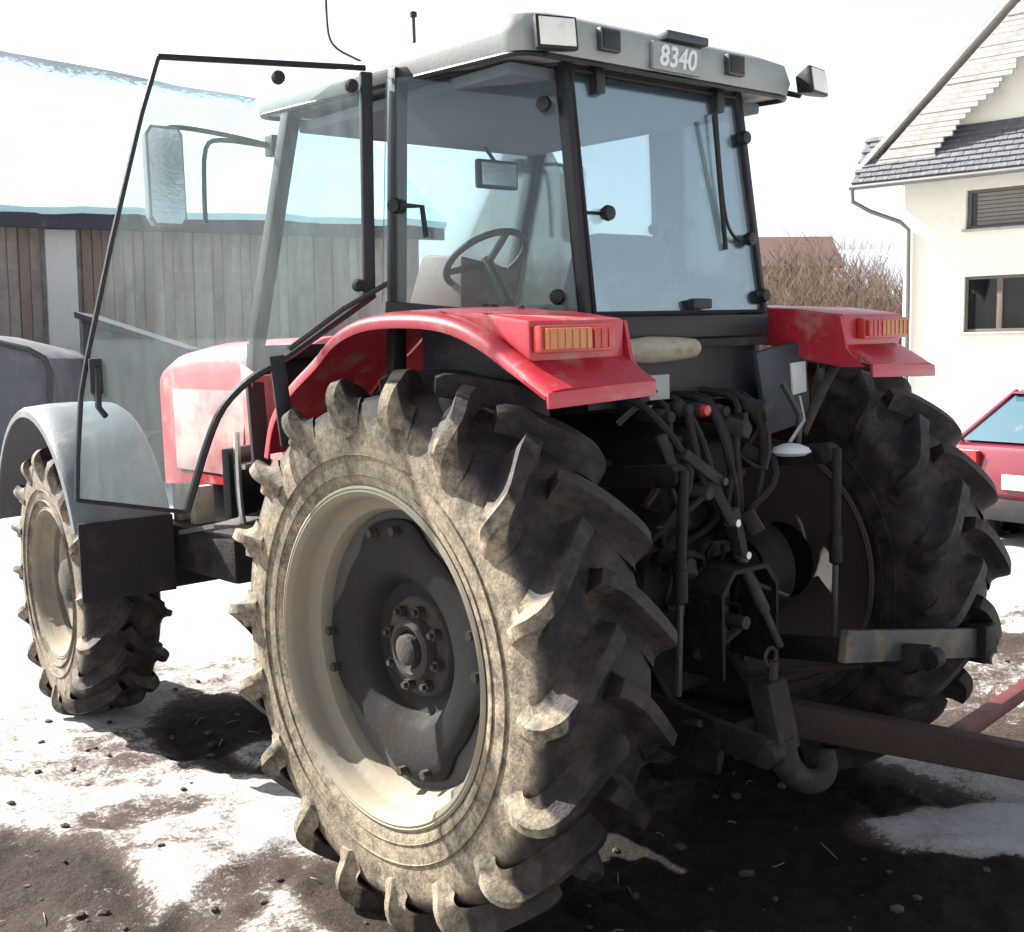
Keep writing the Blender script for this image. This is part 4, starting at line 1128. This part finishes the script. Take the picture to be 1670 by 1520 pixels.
# interior ---------------------------------------------------------------------
st = empty('driver_seat', (0.05, 0.30, 1.60), (0, 0, 0), trac)
MB().box(-0.17, 0.17, -0.15, 0.2, 0.0, 0.14).build('seat_base', M['black'], st, bevel=0.02)
MB().loft([[(x*q, y*q+0.04, z) for x, y in ((-0.24, -0.2), (0.24, -0.2), (0.25, 0.22), (-0.25, 0.22))] for z, q in ((0.14, 0.96), (0.20, 1.02), (0.25, 0.94))]).build('cushion', M['seat'], st, bevel=0.03)
MB().loft([[(-0.23*q, -0.20-0.06*t, 0.22+t*0.27), (0.23*q, -0.20-0.06*t, 0.22+t*0.27), (0.20*q, -0.09-0.08*t, 0.22+t*0.27), (-0.20*q, -0.09-0.08*t, 0.22+t*0.27)] for t, q in ((0, 0.95), (0.3, 1.0), (0.7, 0.95), (1.0, 0.70))]).build('backrest', M['seat'], st, bevel=0.03)
cn = MB().loft([[(-0.04, 0.98, 1.18), (0.26, 0.98, 1.18), (0.28, 1.30, 1.18), (-0.06, 1.30, 1.18)], [(-0.03, 0.90, 1.86), (0.27, 0.90, 1.86), (0.30, 1.24, 1.86), (-0.05, 1.24, 1.86)], [(-0.02, 0.90, 2.07), (0.26, 0.86, 2.01), (0.28, 1.12, 2.04), (-0.02, 1.16, 2.09)]]).build('dash_console', M['brown'], trac, bevel=0.015)
sw_ = empty('steering_wheel', (0.06, 0.84, 2.05), (R(-35), 0, 0), trac)
MB().tube([(0.175*math.cos(a), 0.175*math.sin(a), 0) for a in [2*math.pi*k/32 for k in range(32)]], 0.014, 8, closed=True).build('rim', M['rubber'], sw_)
for k in range(3):
    a = 2*math.pi*k/3+0.5
    MB().bar((0, 0, -0.02), (0.165*math.cos(a), 0.165*math.sin(a), 0), 0.03, 0.012).build('spoke', M['black'], sw_)
MB().tube([(0, 0, 0), (0, 0, -0.22)], 0.025, 10).build('column', M['black'], sw_)
MB().loft([[(0.62, y, 1.60), (0.36, y, 1.60), (0.36, y, z_), (0.62, y, z_+0.05)] for y, z_ in ((-0.10, 1.86), (0.45, 1.96), (0.62, 1.80))]).build('side_console', M['panel'], trac, bevel=0.02)
MB().loft([[(-0.62, y, 1.60), (-0.36, y, 1.60), (-0.36, y, z_), (-0.62, y, z_+0.02)] for y, z_ in ((-0.10, 1.78), (0.40, 1.80))]).build('side_console', M['panel'], trac, bevel=0.02)
for (lx, ly, lz) in ((0.44, 0.15, 2.10), (0.50, 0.28, 2.14), (0.40, 0.34, 2.08)):
    lv = MB().tube([(lx, ly, 1.88), (lx-0.02, ly+0.03, lz)], 0.008, 6).build('lever', M['iron'], trac)
    MB().lathe([(-0.02, 0.0), (-0.015, 0.018), (0.01, 0.022), (0.03, 0.0)], 10, 'Z', (lx-0.02, ly+0.03, lz)).build('lever_knob', M['rubber'], lv)
im = MB().box(0.12, 0.34, 0.94, 0.97, 2.35, 2.47).build('interior_mirror', M['black'], trac, bevel=0.012)
MB().box(0.135, 0.325, 0.9365, 0.9395, 2.365, 2.455).build('mirror_glass', M['mirror'], im)
MB().tube([(0.23, 0.96, 2.46), (0.24, 1.05, 2.55)], 0.008, 6).build('mirror_stem', M['black'], im)

# steps at the left entry
sp = empty('entry_step', (-0.90, 1.10, 0), (0, 0, R(30)), trac)
MB().tube([(-0.10, 0, 1.42), (-0.105, 0, 1.22), (-0.085, 0, 1.08), (0.0, 0, 1.045), (0.085, 0, 1.08), (0.105, 0, 1.22), (0.10, 0, 1.42)], 0.013, 8, smooth=3).build('stirrup', M['steel'], sp)
MB().box(-0.10, 0.10, -0.03, 0.03, 1.28, 1.30).build('tread', M['steel'], sp, bevel=0.004)
MB().box(-0.10, 0.10, -0.05, 0.12, 1.06, 1.075).build('tread', M['iron'], sp, bevel=0.004)
MB().box(-0.13, 0.13, 0.02, 0.05, 1.10, 1.36).build('step_plate', M['black'], sp, bevel=0.006)

# hydraulics, three point linkage and hitch --------------------------------------
lh = MB().loft([[(-0.25*q, y, 1.08), (0.25*q, y, 1.08), (0.25*q, y, 1.30), (0.17*q, y, z_), (-0.17*q, y, z_), (-0.25*q, y, 1.30)] for y, q, z_ in ((-0.33, 0.85, 1.36), (-0.27, 1.0, 1.42), (0.32, 1.0, 1.44))]).build('lift_housing', M['oily'], trac, bevel=0.02)
for (bx, bz) in [(-0.17, 1.12), (0.17, 1.12), (-0.19, 1.25), (0.19, 1.25), (0.0, 1.33)]:
    link('bolt', bolt_me, lh, (bx, -0.33, bz))
MB().lathe([(-0.36, 0.0), (-0.36, 0.055), (0.36, 0.055), (0.36, 0.0)], 20, 'X', (0, -0.10, 1.27)).build('cross_shaft', M['iron'], trac)
def link_arm(name, a, b, w, h, eye=0.045, mat='oily', up=(0, 0, 1)):
    o = MB().bar(a, b, w, h, up).build(name, M[mat], trac, bevel=0.008)
    for p_ in (a, b):
        MB().lathe([(-w*0.75, 0.0), (-w*0.75, eye), (w*0.75, eye), (w*0.75, 0.0)], 18, 'X', p_).build('eye', M['oily'], o, bevel=0.004)
    return o
for s in (-1, 1):
    link_arm('lift_arm', (s*0.33, -0.10, 1.27), (s*0.40, -0.54, 1.31), 0.04, 0.07, 0.036)
    link_arm('lower_link', (s*0.33, -0.05, 0.58), (s*0.44, -0.92, 0.60+0.05*s), 0.035, 0.085, 0.034)
    rod = MB().tube([(s*0.40, -0.58, 1.33), (s*0.41, -0.57, 0.98)], 0.017, 10).build('lift_rod', M['oily'], trac)
    MB().tube([(s*0.41, -0.57, 0.98), (s*0.415, -0.56, 0.64)], 0.011, 8).build('thread', M['iron'], rod)
    MB().lathe([(-0.06, 0.0), (-0.05, 0.024), (0.05, 0.024), (0.05, 0.0)], 10, 'Z', (s*0.41, -0.57, 0.98)).build('turnbuckle', M['oily'], rod, bevel=0.005)
    MB().tube([(s*0.26, -0.25, 0.50), (s*0.37, -0.48, 0.54), (s*0.43, -0.66, 0.58)], 0.013, 6).build('check_chain', M['rust'], trac)
# grey cross bar carried by the links towards the right wheel
cb = MB().bar((0.10, -0.80, 0.735), (0.93, -0.82, 0.590), 0.03, 0.105).build('cross_bar', M['greybar'] if 'greybar' in M else M['panel'], trac, bevel=0.006)
MB().box(0.90, 0.99, -0.87, -0.77, 0.52, 0.66).build('clevis', M['oily'], cb, bevel=0.012)
MB().lathe([(-0.06, 0.0), (-0.06, 0.022), (0.05, 0.022), (0.05, 0.0)], 10, 'Y', (0.945, -0.82, 0.535)).build('pin', M['steel'], cb)
# top link, hanging down
tl = MB().tube([(0.02, -0.36, 1.24), (0.05, -0.43, 1.00), (0.10, -0.50, 0.80)], 0.022, 10).build('top_link', M['iron'], trac)
MB().tube([(0.10, -0.50, 0.80), (0.13, -0.54, 0.68)], 0.014, 8).build('thread', M['iron'], tl)
MB().tube([(0.075, -0.47, 0.90), (0.20, -0.52, 0.84)], 0.008, 6).build('lever', M['iron'], tl)
# power take-off
pg = MB().prism([(-0.15, 0.62), (-0.15, 0.90), (-0.09, 0.97), (0.09, 0.97), (0.15, 0.90), (0.15, 0.62), (0.135, 0.62), (0.135, 0.89), (0.08, 0.955), (-0.08, 0.955), (-0.135, 0.89), (-0.135, 0.62)], 'Y', -0.52, -0.325).build('pto_guard', M['oily'], trac)
MB().lathe([(-0.50, 0.0), (-0.50, 0.022), (-0.40, 0.022), (-0.39, 0.05), (-0.30, 0.06)], 18, 'Y', (0, 0, 0.78)).build('pto_shaft', M['iron'], pg)
# drawbar frame and hook
hk = empty('hitch', (-0.065, 0.02, 0.05), (0, 0, 0), trac)
for s in (-1, 1):
    MB().prism([(-0.32, 0.62), (-0.20, 0.62), (-0.15, 0.36), (-0.60, 0.30), (-0.62, 0.40), (-0.45, 0.46)], 'X', *sorted((s*0.17, s*0.20))).build('cheek_plate', M['oily'], hk, bevel=0.006)
MB().bar((-0.19, -0.50, 0.385), (0.19, -0.50, 0.385), 0.09, 0.06).build('cross_beam', M['oily'], hk, bevel=0.008)
MB().bar((0.06, 0.4, 0.42), (0.13, -0.60, 0.37), 0.085, 0.05).build('drawbar', M['oily'], hk, bevel=0.01)
MB().bar((0.12, -0.56, 0.53), (0.13, -0.61, 0.30), 0.11, 0.09, up=(0, 1, 0)).build('hook_shank', M['hub'], hk, bevel=0.015)
hkp = [(0.13, -0.60, 0.34), (0.14, -0.62, 0.26), (0.17, -0.66, 0.205), (0.225, -0.70, 0.20), (0.265, -0.70, 0.235), (0.270, -0.69, 0.285)]
MB().tube(hkp, 0.055, 12, smooth=4, r2=0.026).build('hook', M['hub'], hk)
MB().tube([(0.13, -0.57, 0.50), (0.13, -0.58, 0.60)], 0.018, 8).build('pin', M['iron'], hk)
MB().tube([(0.12+0.03*math.cos(a), -0.575, 0.615+0.03*math.sin(a)) for a in [k*math.pi/6 for k in range(12)]], 0.007, 6, closed=True).build('pin_ring', M['iron'], hk)
# couplers and hoses
for k, (cx2, cz2) in enumerate(((-0.22, 1.47), (-0.13, 1.49), (-0.04, 1.48), (0.06, 1.47), (-0.18, 1.39), (-0.08, 1.40))):
    c_ = MB().lathe([(-0.36, 0.0), (-0.36, 0.020), (-0.345, 0.026), (-0.31, 0.026), (-0.30, 0.020), (-0.24, 0.020)], 14, 'Y', (cx2, 0, cz2)).build('coupler', M['iron'] if k % 2 else M['hub'], trac)
    MB().lathe([(-0.385, 0.0), (-0.38, 0.018), (-0.362, 0.022)], 12, 'Y', (cx2, 0, cz2)).build('cap', M['redlens'] if k == 2 else M['rubber'], c_)
rh = random.Random(11)
for k in range(9):
    x0 = -0.30+0.07*k
    MB().tube([(x0, -0.20, 1.52+0.02*rh.random()), (x0+rh.uniform(-.05, .05), -0.34, 1.50), (x0+rh.uniform(-.08, .10), -0.42-0.06*rh.random(), 1.30+rh.uniform(-.06, .06)), (x0+rh.uniform(-.1, .12), -0.38, 1.12), (x0+rh.uniform(-.05, .05), -0.28, 1.02)], 0.011+0.004*rh.random(), 7, smooth=4).build('hydraulic_hose', M['rubber'], trac)
for (a, b) in (((-0.12, -0.45, 1.26), (-0.05, -0.48, 1.12)), ((-0.02, -0.46, 1.16), (0.03, -0.46, 1.00)), ((-0.24, -0.44, 1.36), (-0.10, -0.47, 1.26)), ((-0.30, -0.40, 1.42), (-0.26, -0.42, 1.30))):
    v_ = MB().bar(a, b, 0.035, 0.035).build('valve_block', M['hub'], trac, bevel=0.006)
    MB().lathe([(-0.03, 0.0), (-0.03, 0.013), (0.02, 0.013), (0.02, 0.0)], 8, 'Y', (b[0], b[1], b[2])).build('fitting', M['steel'] if a[0] in (-0.12, -0.02) else M['iron'], v_)
for k in range(34):
    x0 = rh.uniform(-0.34, 0.22); z0 = rh.uniform(0.62, 1.50); y0 = -0.33-rh.random()*0.10
    kind = rh.random()
    if kind < 0.4:
        b_ = MB().bar((x0, y0, z0), (x0+rh.uniform(-.12, .12), y0-rh.uniform(0, .06), z0+rh.uniform(-.12, .12)+0.03), rh.uniform(.015, .04), rh.uniform(.012, .05)).build('bracket', M['oily'] if rh.random() < .7 else M['hub'], trac, bevel=0.004)
    elif kind < 0.7:
        b_ = MB().tube([(x0, y0+0.08, z0), (x0+rh.uniform(-.06, .06), y0-0.03, z0+rh.uniform(-.08, .08)), (x0+rh.uniform(-.14, .14), y0, z0+rh.uniform(-.16, .16)), (x0+rh.uniform(-.1, .1), y0+0.07, z0+rh.uniform(-.25, .1))], rh.uniform(.006, .012), 6, smooth=3).build('pipe', M['oily'] if rh.random() < .7 else M['rust'], trac)
    else:
        r_ = rh.uniform(.016, .036)
        b_ = MB().lathe([(-0.05, 0.0), (-0.05, r_*0.8), (-0.035, r_), (0.0, r_), (0.01, r_*1.25), (0.03, r_*1.25), (0.06, r_*0.6)], 10, 'Y', (x0, y0, z0)).build('fitting', M['oily'] if rh.random() < .65 else M['hub'], trac)
# panels under the rear window
MB().box(-0.43, 0.43, -0.215, -0.195, 1.50, 1.69).build('rear_bulkhead', M['black'], trac)
bl = MB().loft([[(x, -0.27+0.05*math.cos(a)*q, 1.685+0.045*math.sin(a)*q) for a in [k*math.pi/5 for k in range(10)]] for x, q in ((-0.36, 0.3), (-0.33, 0.8), (-0.2, 1.0), (-0.08, 0.9), (0.02, 0.7), (0.05, 0.25))]).build('bright_gap_roll', M['beige'], trac)  # beige roll added in place of a bright gap below the rear window
MB().box(-0.26, -0.165, -0.325, -0.315, 1.525, 1.605).build('data_plate', M['plate'] if 'plate' in M else M['signdark'], trac, bevel=0.002)
MB().bar((-0.22, -0.315, 1.56), (-0.30, -0.22, 1.45), 0.06, 0.02).build('plate_bracket', M['iron'], trac)
rp = MB().hexa([(0.40, -0.30, 1.36), (0.62, -0.33, 1.40), (0.62, -0.30, 1.40), (0.40, -0.27, 1.36), (0.34, -0.29, 1.66), (0.58, -0.33, 1.70), (0.58, -0.30, 1.70), (0.34, -0.26, 1.66)]).build('side_box', M['panel'], trac, bevel=0.015)
MB().hexa([(0.51, -0.3235, 1.50), (0.58, -0.3330, 1.51), (0.58, -0.326, 1.51), (0.51, -0.317, 1.50), (0.500, -0.3235, 1.615), (0.57, -0.3345, 1.62), (0.57, -0.327, 1.62), (0.500, -0.316, 1.615)]).build('sticker', M['white'], rp)
MB().tube([(0.66, -0.42, 1.63), (0.55, -0.42, 1.52), (0.43, -0.42, 1.37)], 0.018, 8).build('lift_pipe', M['hub'], trac)
MB().tube([(0.37, -0.38, 1.55), (0.40, -0.43, 1.44), (0.37, -0.44, 1.32)], 0.012, 8).build('bracket_leg', M['iron'], trac)
MB().tube([(0.44, -0.40, 1.50), (0.41, -0.44, 1.42), (0.31, -0.45, 1.35)], 0.007, 6).build('cable', M['steel'], trac)
MB().lathe([(0.0, 0.0), (0.004, 0.05), (0.016, 0.07), (0.030, 0.06), (0.042, 0.03), (0.046, 0.0)], 18, 'Z', (0.29, -0.47, 1.305)).build('glint_cap', M['white'], trac)  # white cap added to stand in for a sunlit glint

# ------------------------------------------------------------------ beam and bar on the ground at the right
def zt(x, y): return ground_z(x, y)
bmo = MB().bar((0.30, -0.34, 0.40), (1.42, -1.42, 0.10), 0.10, 0.12).build('rusty_drawbar', M['rust'], bevel=0.01)
tag(bmo, 'rusty brown steel drawbar running from the hitch to the right', 'drawbar')
rb = MB().bar((0.98, -0.70, 0.235), (2.60, -0.32, 0.10), 0.06, 0.06).build('red_bar', M['redsteel'], bevel=0.006)
tag(rb, 'red steel bar lying against the rusty drawbar by the right tyre', 'bar')

# small clods and snow crumbs around the wheels
M['clod'] = dirty('mud_clod', (0.045, 0.032, 0.026), dirt=(0.09, 0.065, 0.052), amount=0.5, scale=20, rough=0.95, bump=0.5)
def clods(name, mat, n, seed, box, size, keep):
    rc = random.Random(seed); b = MB(); k = 0
    base = bmesh.new(); bmesh.ops.create_icosphere(base, subdivisions=1, radius=1.0)
    bv = [v.co.copy() for v in base.verts]; bf = [tuple(v.index for v in f.verts) for f in base.faces]; base.free()
    while k < n:
        x = rc.uniform(box[0], box[1]); y = rc.uniform(box[2], box[3])
        if not keep(x, y, rc): continue
        r_ = size*rc.uniform(0.3, 1.0)**2
        sc = (r_*rc.uniform(0.8, 1.5), r_*rc.uniform(0.8, 1.5), r_*rc.uniform(0.5, 0.9))
        z = ground_z(x, y) + sc[2]*0.3; a = rc.uniform(0, 6.28); ca, sa = math.cos(a), math.sin(a)
        P = []
        for v in bv:
            q = Vector((v.x*sc[0], v.y*sc[1], v.z*sc[2]))*(1+0.35*noise.noise(v*1.7+Vector((k*3.1, 0, 0))))
            P.append((x+q.x*ca-q.y*sa, y+q.x*sa+q.y*ca, z+q.z))
        b.add(P, bf); k += 1
    return b.build(name, mat, sharp=22)
tag(clods('mud_clods', M['clod'], 420, 21, (-2.6, 3.0, -2.2, 3.0), 0.020, lambda x, y, r_: r_.random() < 0.05+1.2*max(0, mud_shade_at(x, y)-0.2)), 'small clods of mud strewn over the yard', 'mud', kind='stuff')

# straw and twig litter trodden into the mud
M['straw'] = dirty('straw', (0.34, 0.27, 0.16), dirt=(0.14, 0.10, 0.07), amount=0.5, scale=6, rough=0.9)
rs_ = random.Random(31); lb_ = MB(); k = 0
while k < 130:
    x = rs_.uniform(-2.6, 2.6); y = rs_.uniform(-1.8, 3.0)
    if rs_.random() > 0.25+0.6*mud_shade_at(x, y): continue
    a = rs_.uniform(0, 3.14); l = rs_.uniform(0.012, 0.04)
    dx, dy = math.cos(a)*l, math.sin(a)*l
    lb_.tube([(x-dx, y-dy, ground_z(x-dx, y-dy)+0.004), (x, y, ground_z(x, y)+0.010), (x+dx, y+dy, ground_z(x+dx, y+dy)+0.005)], 0.0022, 3)
    k += 1
tag(lb_.build('straw_litter', M['straw'], sharp=180), 'bits of straw trodden into the mud and snow', 'straw', kind='stuff')
